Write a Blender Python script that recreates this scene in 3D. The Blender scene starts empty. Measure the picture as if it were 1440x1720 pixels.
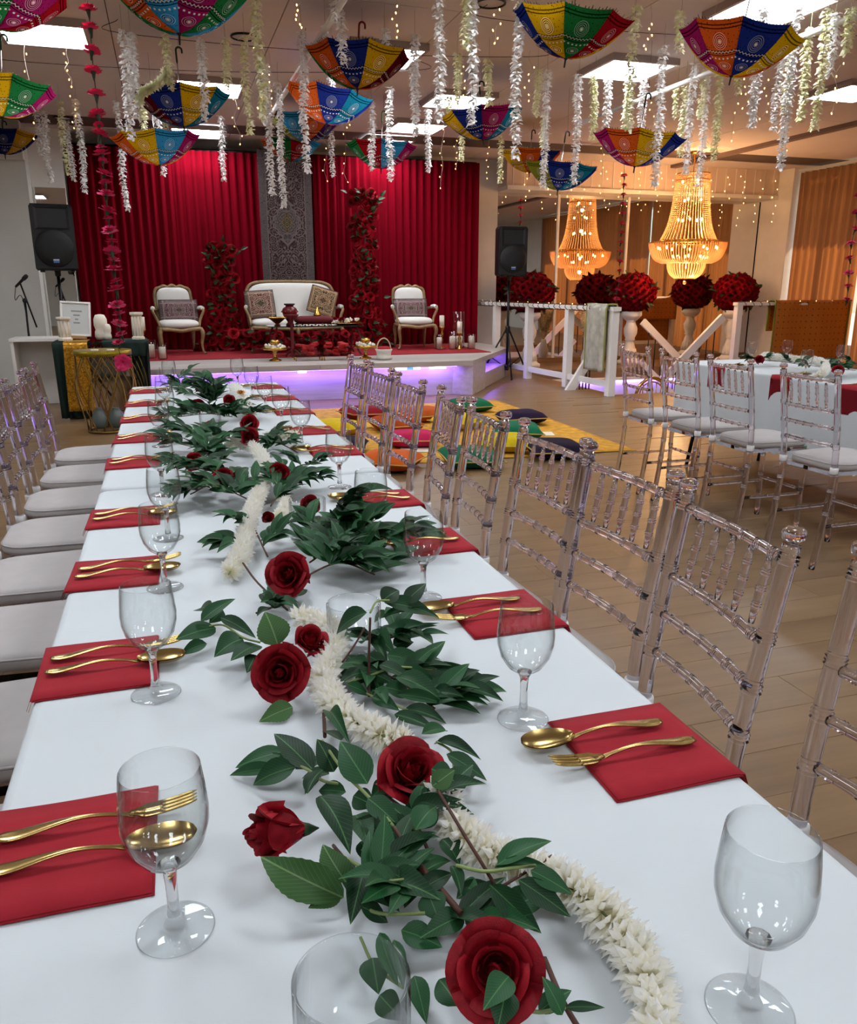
import bpy, bmesh, math, random
from mathutils import Vector, Matrix, Euler
random.seed(7)
S = bpy.context.scene
COL = S.collection
PI = math.pi
sin, cos = math.sin, math.cos
# ------------------------------------------------------------------ camera
FPX, CXP, CYP, EYE = 1350.0, 720.0, 860.0, 1.26
PITCH = math.atan((CYP - 481.0) / FPX)
YAW = math.atan((CXP - 275.0) * cos(PITCH) / FPX)
_fh = Vector((sin(YAW), cos(YAW), 0))
CR = Vector((cos(YAW), -sin(YAW), 0))
CA = _fh * cos(PITCH) + Vector((0, 0, -sin(PITCH)))
CU = _fh * sin(PITCH) + Vector((0, 0, cos(PITCH)))
CP = Vector((0, 0, EYE))
cam_d = bpy.data.cameras.new('camera')
cam = bpy.data.objects.new('camera', cam_d); COL.objects.link(cam)
cam_d.sensor_fit = 'HORIZONTAL'; cam_d.sensor_width = 36.0
cam_d.lens = 36.0 * FPX / 1440.0
cam_d.clip_start = 0.05; cam_d.clip_end = 200
cam.matrix_world = Matrix(((CR.x, CU.x, -CA.x, 0), (CR.y, CU.y, -CA.y, 0), (CR.z, CU.z, -CA.z, EYE), (0, 0, 0, 1)))
S.camera = cam
# ------------------------------------------------------------------ world, sun, exposure
w = bpy.data.worlds.new('daylight'); S.world = w; w.use_nodes = True
bg = w.node_tree.nodes['Background']
sky = w.node_tree.nodes.new('ShaderNodeTexSky')
sky.sky_type = 'NISHITA'; sky.sun_disc = False; sky.sun_elevation = math.radians(42); sky.sun_rotation = math.radians(95)
w.node_tree.links.new(sky.outputs[0], bg.inputs[0]); bg.inputs[1].default_value = 0.3
sun_d = bpy.data.lights.new('sun', 'SUN'); sun_d.energy = 13.0; sun_d.angle = 0.01; sun_d.color = (1.0, 0.86, 0.66)
sun = bpy.data.objects.new('sun', sun_d); COL.objects.link(sun)
sun.location = (30, 0, 25)
_sd = Vector((-cos(math.radians(44)) * cos(math.radians(8)), cos(math.radians(44)) * sin(math.radians(8)), -sin(math.radians(44))))
sun.rotation_euler = _sd.to_track_quat('-Z', 'Y').to_euler()
vs = S.view_settings
vs.view_transform = 'Standard'; vs.look = 'None'; vs.gamma = 1.0; vs.use_curve_mapping = False; vs.exposure = 0.0
PANEL_L = 26.0          # radiance of the ceiling light panels
CY = S.cycles
CY.max_bounces = 11; CY.diffuse_bounces = 3; CY.glossy_bounces = 4; CY.transmission_bounces = 11; CY.transparent_max_bounces = 24
CY.sample_clamp_indirect = 6.0; CY.blur_glossy = 0.6
CY.use_adaptive_sampling = True; CY.adaptive_threshold = 0.04

# ------------------------------------------------------------------ where a direction of view meets a real plane
def ray(x, y): return CA + CR * ((x - CXP) / FPX) - CU * ((y - CYP) / FPX)
def onz(x, y, z): d = ray(x, y); return CP + d * ((z - EYE) / d.z)
def ony(x, y, Y): d = ray(x, y); return CP + d * (Y / d.y)
def onx(x, y, X): d = ray(x, y); return CP + d * (X / d.x)
def dep(x, y, t): return CP + ray(x, y) * t

# ------------------------------------------------------------------ materials
def lin(c):
    if isinstance(c, str):
        c = tuple(int(c[i:i + 2], 16) / 255 for i in (0, 2, 4))
    return tuple((v / 12.92 if v <= 0.04045 else ((v + 0.055) / 1.055) ** 2.4) for v in c) + (1.0,)
MATS = {}
class NT:
    def __init__(s, m): s.t = m.node_tree; s.n = s.t.nodes
    def new(s, t, **k):
        n = s.n.new(t)
        for a, b in k.items(): setattr(n, a, b)
        return n
    def link(s, a, b): s.t.links.new(a, b)
    def math(s, op, a, b=None, c=None):
        n = s.new('ShaderNodeMath', operation=op)
        for i, v in enumerate((a, b, c)):
            if v is None: continue
            if isinstance(v, (int, float)): n.inputs[i].default_value = v
            else: s.link(v, n.inputs[i])
        return n.outputs[0]
    def mix(s, f, a, b):
        n = s.new('ShaderNodeMix', data_type='RGBA')
        for i, v in ((0, f), (6, a), (7, b)):
            if isinstance(v, (int, float)): n.inputs[i].default_value = v
            elif isinstance(v, tuple): n.inputs[i].default_value = v
            else: s.link(v, n.inputs[i])
        return n.outputs[2]
    def ramp(s, f, stops, interp='LINEAR'):
        n = s.new('ShaderNodeValToRGB'); r = n.color_ramp; r.interpolation = interp
        while len(r.elements) < len(stops): r.elements.new(0.5)
        for e, (p, c) in zip(r.elements, stops): e.position = p; e.color = c
        s.link(f, n.inputs[0]); return n.outputs[0]
    def noise(s, scale, detail=3, vec=None, rough=.5):
        n = s.new('ShaderNodeTexNoise'); n.inputs['Scale'].default_value = scale; n.inputs['Detail'].default_value = detail
        n.inputs['Roughness'].default_value = rough
        if vec is not None: s.link(vec, n.inputs['Vector'])
        return n.outputs[0]
    def coord(s, k='Object', scale=None):
        o = s.new('ShaderNodeTexCoord').outputs[k]
        if scale:
            m = s.new('ShaderNodeMapping'); m.inputs['Scale'].default_value = scale; s.link(o, m.inputs[0]); o = m.outputs[0]
        return o
    def bump(s, h, strength, dist, bsdf):
        b = s.new('ShaderNodeBump'); b.inputs['Strength'].default_value = strength; b.inputs['Distance'].default_value = dist
        s.link(h, b.inputs['Height']); s.link(b.outputs[0], bsdf.inputs['Normal'])
def P(name, col, rough=.5, metal=0., var=.0, vscale=20., bump=0., bscale=60., bdist=.002, trans=0., ior=1.45, emit=None, es=0., coat=0., sheen=0., spec=.5, rnd=0., stretch=None, alpha=None):
    if name in MATS: return MATS[name]
    m = bpy.data.materials.new(name); m.use_nodes = True; t = NT(m); b = t.n['Principled BSDF']; c = lin(col)
    b.inputs['Base Color'].default_value = c; b.inputs['Roughness'].default_value = rough; b.inputs['Metallic'].default_value = metal
    b.inputs['Transmission Weight'].default_value = trans; b.inputs['IOR'].default_value = ior
    b.inputs['Coat Weight'].default_value = coat; b.inputs['Sheen Weight'].default_value = sheen; b.inputs['Specular IOR Level'].default_value = spec
    if emit is not None:
        b.inputs['Emission Color'].default_value = lin(emit); b.inputs['Emission Strength'].default_value = es
    vec = t.coord('Object', stretch)
    out = None
    if var:
        nz = t.noise(vscale, 4, vec)
        lo = tuple(max(0, v * (1 - var)) for v in c[:3]) + (1,); hi = tuple(min(1, v * (1 + var)) for v in c[:3]) + (1,)
        out = t.ramp(nz, [(.3, lo), (.7, hi)])
    if rnd:
        oi = t.new('ShaderNodeObjectInfo')
        k = t.math('MULTIPLY_ADD', oi.outputs['Random'], 2 * rnd, 1 - rnd)
        hs = t.new('ShaderNodeHueSaturation'); t.link(k, hs.inputs['Value'])
        if out is None: hs.inputs['Color'].default_value = c
        else: t.link(out, hs.inputs['Color'])
        out = hs.outputs[0]
    if out is not None: t.link(out, b.inputs['Base Color'])
    if bump: t.bump(t.noise(bscale, 3, vec), bump, bdist, b)
    MATS[name] = m; return m
def emis(name, col, s, sample=True):
    if name in MATS: return MATS[name]
    m = bpy.data.materials.new(name); m.use_nodes = True; t = NT(m)
    t.n.remove(t.n['Principled BSDF']); e = t.new('ShaderNodeEmission'); e.inputs[0].default_value = lin(col); e.inputs[1].default_value = s
    t.link(e.outputs[0], t.n['Material Output'].inputs[0])
    if not sample: m.cycles.emission_sampling = 'NONE'
    MATS[name] = m; return m
def cloth_trans(name, col, tr=.4, var=.15, stretch=(30, 30, .6), tcol=None):
    """cloth that lets light through: diffuse plus translucent"""
    if name in MATS: return MATS[name]
    m = bpy.data.materials.new(name); m.use_nodes = True; t = NT(m)
    t.n.remove(t.n['Principled BSDF'])
    c = lin(col); nz = t.noise(3, 4, t.coord('Object', stretch))
    cc = t.ramp(nz, [(.3, tuple(v * (1 - var) for v in c[:3]) + (1,)), (.7, tuple(min(1, v * (1 + var)) for v in c[:3]) + (1,))])
    d = t.new('ShaderNodeBsdfDiffuse'); r = t.new('ShaderNodeBsdfTranslucent'); mx = t.new('ShaderNodeMixShader'); mx.inputs[0].default_value = tr
    t.link(cc, d.inputs[0])
    if tcol: r.inputs[0].default_value = lin(tcol)
    else: t.link(cc, r.inputs[0])
    t.link(d.outputs[0], mx.inputs[1]); t.link(r.outputs[0], mx.inputs[2])
    t.link(mx.outputs[0], t.n['Material Output'].inputs[0])
    MATS[name] = m; return m
def thin_clear(name, tint, fres=1.45, rough=.02, edge=.62):
    """thin clear sheet: light passes straight, Fresnel reflection on top"""
    if name in MATS: return MATS[name]
    m = bpy.data.materials.new(name); m.use_nodes = True; t = NT(m); t.n.remove(t.n['Principled BSDF'])
    a = t.new('ShaderNodeBsdfTransparent'); a.inputs[0].default_value = lin(tint)
    g = t.new('ShaderNodeBsdfGlossy'); g.inputs['Roughness'].default_value = rough
    ge = t.new('ShaderNodeNewGeometry'); dt = t.new('ShaderNodeVectorMath', operation='DOT_PRODUCT'); t.link(ge.outputs['Normal'], dt.inputs[0]); t.link(ge.outputs['Incoming'], dt.inputs[1])
    f0 = ((fres - 1) / (fres + 1)) ** 2
    fr = t.math('MULTIPLY_ADD', t.math('POWER', t.math('SUBTRACT', 1., t.math('ABSOLUTE', dt.outputs['Value'])), 5.), 1 - f0, f0)
    gz = t.math('POWER', t.math('SUBTRACT', 1., t.math('ABSOLUTE', dt.outputs['Value'])), 3.)   # longer path through the wall near the outline
    t.link(t.mix(gz, lin(tint), tuple(c * edge for c in lin(tint)[:3]) + (1,)), a.inputs[0])
    mx = t.new('ShaderNodeMixShader'); t.link(fr, mx.inputs[0]); t.link(a.outputs[0], mx.inputs[1]); t.link(g.outputs[0], mx.inputs[2])
    t.link(mx.outputs[0], t.n['Material Output'].inputs[0]); MATS[name] = m; return m

# ------------------------------------------------------------------ mesh building
class MB:
    def __init__(s): s.v = []; s.f = []; s.sm = []; s.mi = []; s.uv = None; s.cm = 0
    def add(s, vs, fs, smooth=False, M=None):
        o = len(s.v)
        s.v += [tuple(M @ Vector(v)) for v in vs] if M is not None else [tuple(v) for v in vs]
        for f in fs: s.f.append(tuple(i + o for i in f)); s.sm.append(smooth); s.mi.append(s.cm)
        return s
    def box(s, x0, x1, y0, y1, z0, z1, M=None, bev=0.):
        if bev:
            b = bev; vs = []
            # bevelled box: three shells of corners
            for sx, X in ((0, x0), (1, x1)):
                for sy, Y in ((0, y0), (1, y1)):
                    for sz, Z in ((0, z0), (1, z1)):
                        ax, ay, az = (b if not sx else -b), (b if not sy else -b), (b if not sz else -b)
                        vs += [(X, Y + ay, Z + az), (X + ax, Y, Z + az), (X + ax, Y + ay, Z)]
            bm = bmesh.new()
            for v in vs: bm.verts.new(v)
            r = bmesh.ops.convex_hull(bm, input=bm.verts)
            bmesh.ops.dissolve_limit(bm, angle_limit=.01, verts=bm.verts[:], edges=bm.edges[:])
            bm.verts.index_update(); bm.verts.ensure_lookup_table()
            s.add([v.co[:] for v in bm.verts], [[v.index for v in f.verts] for f in bm.faces], False, M); bm.free(); return s
        vs = [(x, y, z) for x in (x0, x1) for y in (y0, y1) for z in (z0, z1)]
        return s.add(vs, [(0, 1, 3, 2), (4, 6, 7, 5), (0, 4, 5, 1), (2, 3, 7, 6), (0, 2, 6, 4), (1, 5, 7, 3)], False, M)
    def lathe(s, prof, n=16, M=None, smooth=True, cap=True):
        vs = []; fs = []; m = len(prof)
        for r, z in prof:
            for i in range(n):
                a = 2 * PI * i / n; vs.append((r * cos(a), r * sin(a), z))
        for j in range(m - 1):
            for i in range(n):
                k = (i + 1) % n; fs.append((j * n + i, j * n + k, (j + 1) * n + k, (j + 1) * n + i))
        s.add(vs, fs, smooth, M)
        if cap:
            o = len(s.v) - len(vs)
            for j, rev in ((0, True), (m - 1, False)):
                if prof[j][0] > 1e-4:
                    ids = [o + j * n + i for i in range(n)]; s.f.append(tuple(ids[::-1] if rev else ids)); s.sm.append(False); s.mi.append(s.cm)
        return s
    def tube(s, pts, r, n=8, M=None, smooth=True, cap=True, closed=False):
        pts = [Vector(p) for p in pts]; k = len(pts)
        rs = r if isinstance(r, (list, tuple)) else [r] * k
        T = []
        for i in range(k):
            a = pts[(i - 1) % k] if (i or closed) else pts[0]; b = pts[(i + 1) % k] if (i < k - 1 or closed) else pts[-1]
            d = b - a; T.append(d.normalized() if d.length > 1e-9 else Vector((0, 0, 1)))
        u = T[0].orthogonal().normalized(); vs = []; fs = []
        for i in range(k):
            u = (u - T[i] * u.dot(T[i]))
            u = u.normalized() if u.length > 1e-6 else T[i].orthogonal().normalized()
            w_ = T[i].cross(u)
            for j in range(n):
                a = 2 * PI * j / n; vs.append(pts[i] + (u * cos(a) + w_ * sin(a)) * rs[i])
        for i in range(k if closed else k - 1):
            i2 = (i + 1) % k
            for j in range(n):
                j2 = (j + 1) % n; fs.append((i * n + j, i * n + j2, i2 * n + j2, i2 * n + j))
        o = len(s.v); s.add(vs, fs, smooth, M)
        if cap and not closed:
            s.f.append(tuple(o + j for j in range(n))[::-1]); s.sm.append(False); s.mi.append(s.cm)
            s.f.append(tuple(o + (k - 1) * n + j for j in range(n))); s.sm.append(False); s.mi.append(s.cm)
        return s
    def grid(s, fn, nu, nv, smooth=True, M=None, wrap=False):
        vs = [fn(i / nu, j / nv) for j in range(nv + 1) for i in range(nu + (0 if wrap else 1))]
        c = nu if wrap else nu + 1; fs = []
        for j in range(nv):
            for i in range(nu):
                i2 = (i + 1) % c if wrap else i + 1
                fs.append((j * c + i, j * c + i2, (j + 1) * c + i2, (j + 1) * c + i))
        return s.add(vs, fs, smooth, M)
    def sphere(s, c, r, nu=12, nv=8, sc=(1, 1, 1), M=None):
        pr = [(max(1e-5, r * sin(PI * j / nv)), -r * cos(PI * j / nv)) for j in range(nv + 1)]
        m = Matrix.Translation(Vector(c)) @ Matrix.Diagonal((sc[0], sc[1], sc[2], 1))
        return s.lathe(pr, nu, (M @ m) if M is not None else m, cap=False)
    def prism(s, poly, y0, y1, M=None, axis='y'):
        n = len(poly)
        f = {'y': lambda p, t: (p[0], t, p[1]), 'x': lambda p, t: (t, p[0], p[1]), 'z': lambda p, t: (p[0], p[1], t)}[axis]
        vs = [f(p, y0) for p in poly] + [f(p, y1) for p in poly]
        fs = [tuple(range(n)), tuple(range(2 * n - 1, n - 1, -1))] + [(i, i + n, (i + 1) % n + n, (i + 1) % n) for i in range(n)]
        return s.add(vs, fs, False, M)
    def mesh(s, name):
        me = bpy.data.meshes.new(name); me.from_pydata(s.v, [], s.f)
        me.polygons.foreach_set('use_smooth', s.sm)
        if any(s.mi): me.polygons.foreach_set('material_index', s.mi)
        me.update(); return me
    def fix(s, name):
        """mesh with outward normals"""
        me = s.mesh(name); bm = bmesh.new(); bm.from_mesh(me); bmesh.ops.recalc_face_normals(bm, faces=bm.faces[:]); bm.to_mesh(me); bm.free(); return me
def setmat(me, m):
    if not me.materials:
        for q in (m if isinstance(m, (list, tuple)) else [m]): me.materials.append(q)
def O(name, mb, m=None, parent=None, loc=None, rot=None, scale=None, fix=True):
    me = mb if isinstance(mb, bpy.types.Mesh) else (mb.fix(name) if fix else mb.mesh(name))
    if m is not None: setmat(me, m)
    o = bpy.data.objects.new(name, me); COL.objects.link(o)
    if parent is not None: o.parent = parent
    if loc is not None: o.location = loc
    if rot is not None: o.rotation_euler = rot
    if scale is not None: o.scale = (scale,) * 3 if isinstance(scale, (int, float)) else scale
    return o
def E(name, loc=(0, 0, 0), rz=0., parent=None):
    o = bpy.data.objects.new(name, None); COL.objects.link(o); o.location = loc; o.rotation_euler = (0, 0, rz); o.empty_display_size = .05
    if parent is not None: o.parent = parent
    return o
def tag(o, label, cat, group=None):
    o['label'] = label; o['category'] = cat
    if group: o['group'] = group
    return o
def struct(o, label=None):
    o['kind'] = 'structure'
    if label: o['label'] = label
    return o
def stuff(o): o['kind'] = 'stuff'; return o
def dup(root, loc=None, rz=None, label=None):
    r = root.copy(); COL.objects.link(r)
    if loc is not None: r.location = loc
    if rz is not None: r.rotation_euler = (0, 0, rz)
    if label: r['label'] = label
    for ch in root.children:
        c = ch.copy(); COL.objects.link(c); c.parent = r
        for g in ch.children:
            d = g.copy(); COL.objects.link(d); d.parent = c
    return r
ORD = ['first', 'second', 'third', 'fourth', 'fifth', 'sixth', 'seventh', 'eighth', 'ninth', 'tenth', 'eleventh', 'twelfth', 'thirteenth', 'fourteenth', 'fifteenth', 'sixteenth', 'seventeenth', 'eighteenth', 'nineteenth', 'twentieth']
def align(o, d, up='Z'):
    o.rotation_mode = 'QUATERNION'; o.rotation_quaternion = Vector(d).to_track_quat(up, 'X' if up != 'X' else 'Y'); return o
def bez(p, n):
    """smooth curve through points (Catmull-Rom)"""
    p = [Vector(q) for q in p]; out = []
    P_ = [p[0] * 2 - p[1]] + p + [p[-1] * 2 - p[-2]]
    for i in range(1, len(P_) - 2):
        for k in range(n):
            t = k / n; a, b, c, d = P_[i - 1], P_[i], P_[i + 1], P_[i + 2]
            out.append(.5 * ((2 * b) + (c - a) * t + (2 * a - 5 * b + 4 * c - d) * t * t + (3 * b - a - 3 * c + d) * t ** 3))
    out.append(p[-1]); return out
# ================================================================== setting
CEIL = 3.17
X0, X1, Y0, YM = -6.0, 10.6, -6.0, 12.75
def wood_mat(name, c1, c2, rough, axis=(0.6, 9, 9), rnd=.12):
    m = bpy.data.materials.new(name); m.use_nodes = True; t = NT(m); b = t.n['Principled BSDF']
    oi = t.new('ShaderNodeObjectInfo'); co = t.coord('Object', axis)
    va = t.new('ShaderNodeVectorMath', operation='ADD'); mul = t.math('MULTIPLY', oi.outputs['Random'], 37.)
    t.link(co, va.inputs[0]); t.link(mul, va.inputs[1])
    n1 = t.noise(2.2, 6, va.outputs[0], .62)
    col = t.ramp(n1, [(.3, lin(c1)), (.7, lin(c2))])
    hs = t.new('ShaderNodeHueSaturation'); t.link(t.math('MULTIPLY_ADD', oi.outputs['Random'], 2 * rnd, 1 - rnd), hs.inputs['Value']); t.link(col, hs.inputs['Color'])
    t.link(hs.outputs[0], b.inputs['Base Color']); b.inputs['Roughness'].default_value = rough
    t.bump(n1, .12, .002, b); MATS[name] = m; return m
M_floor = wood_mat('oak_vinyl', '6f5538', '866a4a', .36, (.35, 5, 5), .07)
M_deck = wood_mat('pale_deck', 'a39b96', 'bdb6b0', .4)
M_wall = P('wall_paint', 'd6d6cf', .8, var=.04, vscale=2, bump=.05)
M_white = P('white_gloss_paint', 'e8e4de', .4, var=.03, vscale=5)
M_ceil = P('ceiling_paint', 'd6cac6', .85, var=.03, vscale=1.5)
M_black = P('black_plastic', '0c0c0e', .45, bump=.08, bscale=200)
M_blackm = P('black_metal', '08080a', .4, metal=.3)
M_mirror = P('mirror_silver', 'e8e6e2', .015, metal=1.)
M_alu = P('white_metal', 'd8d5cf', .35, metal=.2)

PX0, PX1, PY0, PY1 = 5.1, 8.05, 8.62, 11.55          # stair opening
mb = MB()
for a in ((X0, PX0, Y0, YM + .1), (PX1, X1 + .15, Y0, YM + .1), (PX0, PX1, Y0, PY0), (PX0, PX1, PY1, YM + .1)):
    mb.box(*a, -.15, -.003)
floor = struct(O('floor', mb, M_floor), 'brown wood plank floor of the hall')
pl = MB().box(-.5992, .5992, -.0892, .0892, -.004, 0., bev=.0007).fix('plank'); setmat(pl, M_floor)
k = 0
r = 0; y = .45
while y < 8.9 and k < 300:
    x = -1.9 + (r * .47) % 1.2
    while x < 4.9 and k < 300:
        cx = x + .6
        vis = not (-.25 < cx < .3 and y < 4)
        if vis and not (cx + .6 > 4.95): O('plank', pl, None, floor, (cx, y, 0)); k += 1
        x += 1.2
    y += .18; r += 1
# ceiling with its boards
ceil = struct(O('ceiling', MB().box(X0, X1, Y0, YM, CEIL + .012, CEIL + .12), P('ceiling_gap', '5b4d49', .9)), 'low white board ceiling')
cb = MB().box(-.606, .606, -1.206, 1.206, 0, .012).fix('ceiling_board'); setmat(cb, M_ceil)
for i in range(13):
    for j in range(5):
        x = -4.5 + i * 1.22; y = 2.55 + j * 2.42
        if y - 1.2 < YM and x - .6 < X1 - .3: O('ceiling_board', cb, None, ceil, (x, y, CEIL - .001), scale=(1, min(1, (YM - y) / 1.206), 1))
O('ceiling_sheet', MB().box(X0, X1, Y0, 1.33, CEIL - .001, CEIL + .012), M_ceil, ceil)
# walls
struct(O('wall_back', MB().box(X0, X1 + .15, YM, YM + .12, 0, CEIL), M_wall), 'wall behind the stage')
struct(O('wall_front', MB().box(X0, X1 + .15, Y0 - .12, Y0, 0, CEIL), M_wall), 'pale wall behind the camera')
struct(O('wall_left', MB().box(X0 - .12, X0, Y0, YM, 0, CEIL), M_wall), 'pale wall at the left')
px = ony(58, 400, 11.6).x
mb = MB().box(X0, px, 11.6, YM, 0, CEIL - .001); wl = struct(O('wall_corner', mb, M_wall), 'pale grey-green wall beside the left loudspeaker')
O('beam', MB().box(X0, px + .002, 11.45, 11.6, 2.74, CEIL - .002), M_white, wl)
# pillar with a mirror strip
pe = ony(108, 300, 11.85).x
pil = struct(O('wall_pillar', MB().box(px + .003, pe, 11.9, YM - .002, 0, CEIL - .002), M_white), 'narrow white pillar faced with a mirror strip')
O('mirror_strip', MB().box(px + .02, pe - .01, 11.888, 11.9, .62, 2.47, bev=.003), M_mirror, pil)
O('sill', MB().box(px + .01, pe, 11.83, 11.9, .56, .62), M_white, pil)
# right wall: sill, header, window frames and panes
wr = struct(O('wall_right', MB().box(X1, X1 + .15, Y0, 3.7, 0, CEIL).box(X1, X1 + .15, 3.7, YM, 0, .28).box(X1, X1 + .15, 3.7, YM, 3.02, CEIL), M_wall), 'window wall on the right')
O('added_sunshade', MB().box(X1 + .15, X1 + .95, 3.0, YM + 1, 3.06, 3.2), M_white, wr)  # unseen slab added outside to keep the sun off the upper curtains
M_pane = thin_clear('window_glass', 'f4f8f8')
for i in range(6):
    ya = 3.7 + i * 1.5
    wn = struct(O('window_%d' % (i + 1), MB().box(X1 + .05, X1 + .11, ya, ya + .05, .28, 3.02).box(X1 + .05, X1 + .11, ya + 1.45, ya + 1.5, .28, 3.02).box(X1 + .05, X1 + .11, ya, ya + 1.5, .28, .33).box(X1 + .05, X1 + .11, ya, ya + 1.5, 2.97, 3.02), M_white), 'window behind the brown curtains')
    O('pane', MB().box(X1 + .075, X1 + .085, ya + .05, ya + 1.45, .33, 2.97), M_pane, wn)
struct(O('ground_outside', MB().box(X1 + .2, X1 + 40, -30, 45, -.6, -.5), P('concrete', 'a8a49a', .9, var=.1)), 'pale ground outside the windows')
# corner column and white pier between backdrop and mirror
struct(O('wall_column', MB().box(X1 - .38, X1 - .001, 11.95, YM - .002, 0, CEIL - .002, bev=.004), M_white), 'square white column in the window corner')
xa = ony(806, 400, 12.6).x; xb = ony(836, 400, 12.6).x
struct(O('wall_pier', MB().box(xa - .9, xb, 12.62, YM - .002, 0, CEIL - .002), M_white), 'white pier between red backdrop and mirrors')
# mirror wall: panes and slim white bars, header above
mx0, mx1 = xb + .01, X1 - .39
bars = [ony(v, 420, 12.7).x for v in (936, 1052, 1276)]
ed = [mx0] + bars + [mx1]
mw = E('mirror_wall', (0, 12.72, 0)); mw['kind'] = 'structure'; mw['label'] = 'wall of tall mirrors behind the stairwell'
for a, b in zip(ed, ed[1:]):
    O('mirror_pane', MB().box(a + .012, b - .012, -.012, .02, .08, 2.70, bev=.003), M_mirror, mw)
for b in bars: O('mirror_bar', MB().box(b - .02, b + .02, -.03, 0, .08, 2.70), M_white, mw)
O('mirror_plinth', MB().box(mx0, mx1, -.05, .02, 0, .08), wood_mat('oak_trim', '6b4a2e', '8a6644', .45), mw)
hd = struct(O('trim_header', MB().box(mx0, X1 - .39, 12.30, 12.74, 2.76, CEIL - .002), P('warm_white_paint', 'd9c4b6', .7)), 'white header above the mirrors')
O('ledge', MB().box(mx0, X1 - .39, 12.26, 12.74, 2.70, 2.76), M_white, hd)
for i in range(26):
    x = mx0 + .1 + i * (mx1 - mx0 - .2) / 25
    O('batten', MB().box(x - .006, x + .006, 12.292, 12.30, 2.77, CEIL - .01), M_white, hd)
# dark curtain track along the ceiling
struct(O('trim_track', MB().box(8.05, 8.16, 2, 12.3, CEIL - .05, CEIL - .002), P('grey_track', '6e5c58', .6)), 'dark grey track across the ceiling')
struct(O('trim_rail', MB().box(10.30, 10.36, 3.7, 11.95, 3.10, 3.14), M_alu), 'white curtain rail at the windows')
# ------------------------------------------------------------------ stairwell
pit = struct(O('wall_stairwell', MB().box(PX0, PX1, PY1, PY1 + .1, -1.6, -.151).box(PX0 - .1, PX0, PY0, PY1 + .1, -1.6, -.151).box(PX1, PX1 + .1, PY0, PY1 + .1, -1.6, -.151).box(PX0, PX1, PY0 - .1, PY0, -1.6, -.151).box(PX0, PX1, PY0, PY1, -1.7, -1.6), M_white), 'white sides of the stairwell')
O('led_strip', MB().box(PX0 + .05, PX1 - .05, PY1 - .05, PY1 - .02, -.22, -.20), emis('led_violet', '8f6bff', 26), pit)
O('led_ledge', MB().box(PX0, PX1, PY1 - .07, PY1, -.195, -.16), M_white, pit)
for i in range(7):
    O('stair_tread', MB().box(PX1 - .35 - i * .28, PX1 - .02 - i * .28, PY0 + .05, PY0 + 1.5, -.24 - i * .19, -.2 - i * .19, bev=.004), M_floor, pit)
# ------------------------------------------------------------------ stage
SZ = .41
st = E('stage', (0, 0, 0)); st['kind'] = 'structure'; st['label'] = 'low pale stage with violet light strip'
A_, B_ = Vector((3.44, 9.08)), Vector((4.66, 10.9))
O('stage_front', MB().prism([(-.4, 9.22), (3.36, 9.22), (3.05, 10.9), (4.55, 12.6), (-.4, 12.6)], 0, SZ - .06, axis='z'), M_deck, st)
dn = (B_ - A_).normalized(); nn = Vector((-dn.y, dn.x))
def q2(s, t): v = A_ + dn * s + nn * t; return (v.x, v.y)
Ls = (B_ - A_).length
O('step', MB().prism([q2(.02, .02), q2(Ls - .02, .02), q2(Ls - .02, .62), q2(.02, .62)], 0, .19, axis='z'), M_deck, st)
O('step_cheek', MB().prism([q2(Ls - .06, .0), q2(Ls, .0), q2(Ls, .7), q2(Ls - .06, .7)], 0, SZ - .06, axis='z'), M_deck, st)
O('step_cheek', MB().prism([q2(0, .0), q2(.7, .0), q2(.7, .5), q2(0, .5)], 0, SZ - .06, axis='z'), M_deck, st)
k = 0
for i in range(12):
    ya, yb = 9.08 + i * .29, 9.08 + i * .29 + .286
    if yb > 12.6: yb = 12.6
    xr = lambda y: 3.44 + (min(y, 10.9) - 9.08) * (4.66 - 3.44) / (10.9 - 9.08)
    for a, b in ((-.45, 1.6 + .3 * (i % 2)), (1.604 + .3 * (i % 2), None)):
        poly = [(a, ya), (xr(ya) if b is None else b, ya), (xr(yb) if b is None else b, yb), (a, yb)]
        O('deck_board', MB().prism(poly, SZ - .06, SZ, axis='z'), M_deck, st)
M_led = emis('led_purple', '8a62ff', 38)
O('led_strip', MB().box(-.3, 3.25, 9.12, 9.17, SZ - .065, SZ - .0605), M_led, st)
pts = [q2(.75, .16), q2(Ls - .1, .16)]
O('led_strip', MB().prism([q2(.75, .14), q2(Ls - .1, .14), q2(Ls - .1, .17), q2(.75, .17)], SZ - .066, SZ - .0605, axis='z'), M_led, st)
for (a, b), c, nm in (((655, 683), 'f4eaff', 'led_white'), ((684, 694), '2050ff', 'led_blue'), ((695, 706), 'ffffff', 'led_white'), ((707, 720), 'ff50d0', 'led_pink'), ((722, 749), 'ffffff', 'led_white'), ((500, 514), 'ffffff', 'led_white'), ((337, 350), 'ff9ad8', 'led_pink')):
    u, v = ony(a, 612, 9.1).x, ony(b, 612, 9.1).x
    O('led_module', MB().box(u, v, 9.085, 9.11, SZ - .084, SZ - .062, bev=.003), emis(nm, c, 9, False), st)
M_carpet = P('red_carpet', '8e0f1c', .95, var=.15, vscale=40, bump=.3, bscale=400)
tag(O('stage_carpet', MB().box(-.35, 4.1, 10.15, 11.8, SZ, SZ + .008), M_carpet), 'red carpet laid over the back of the stage', 'carpet')
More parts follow.
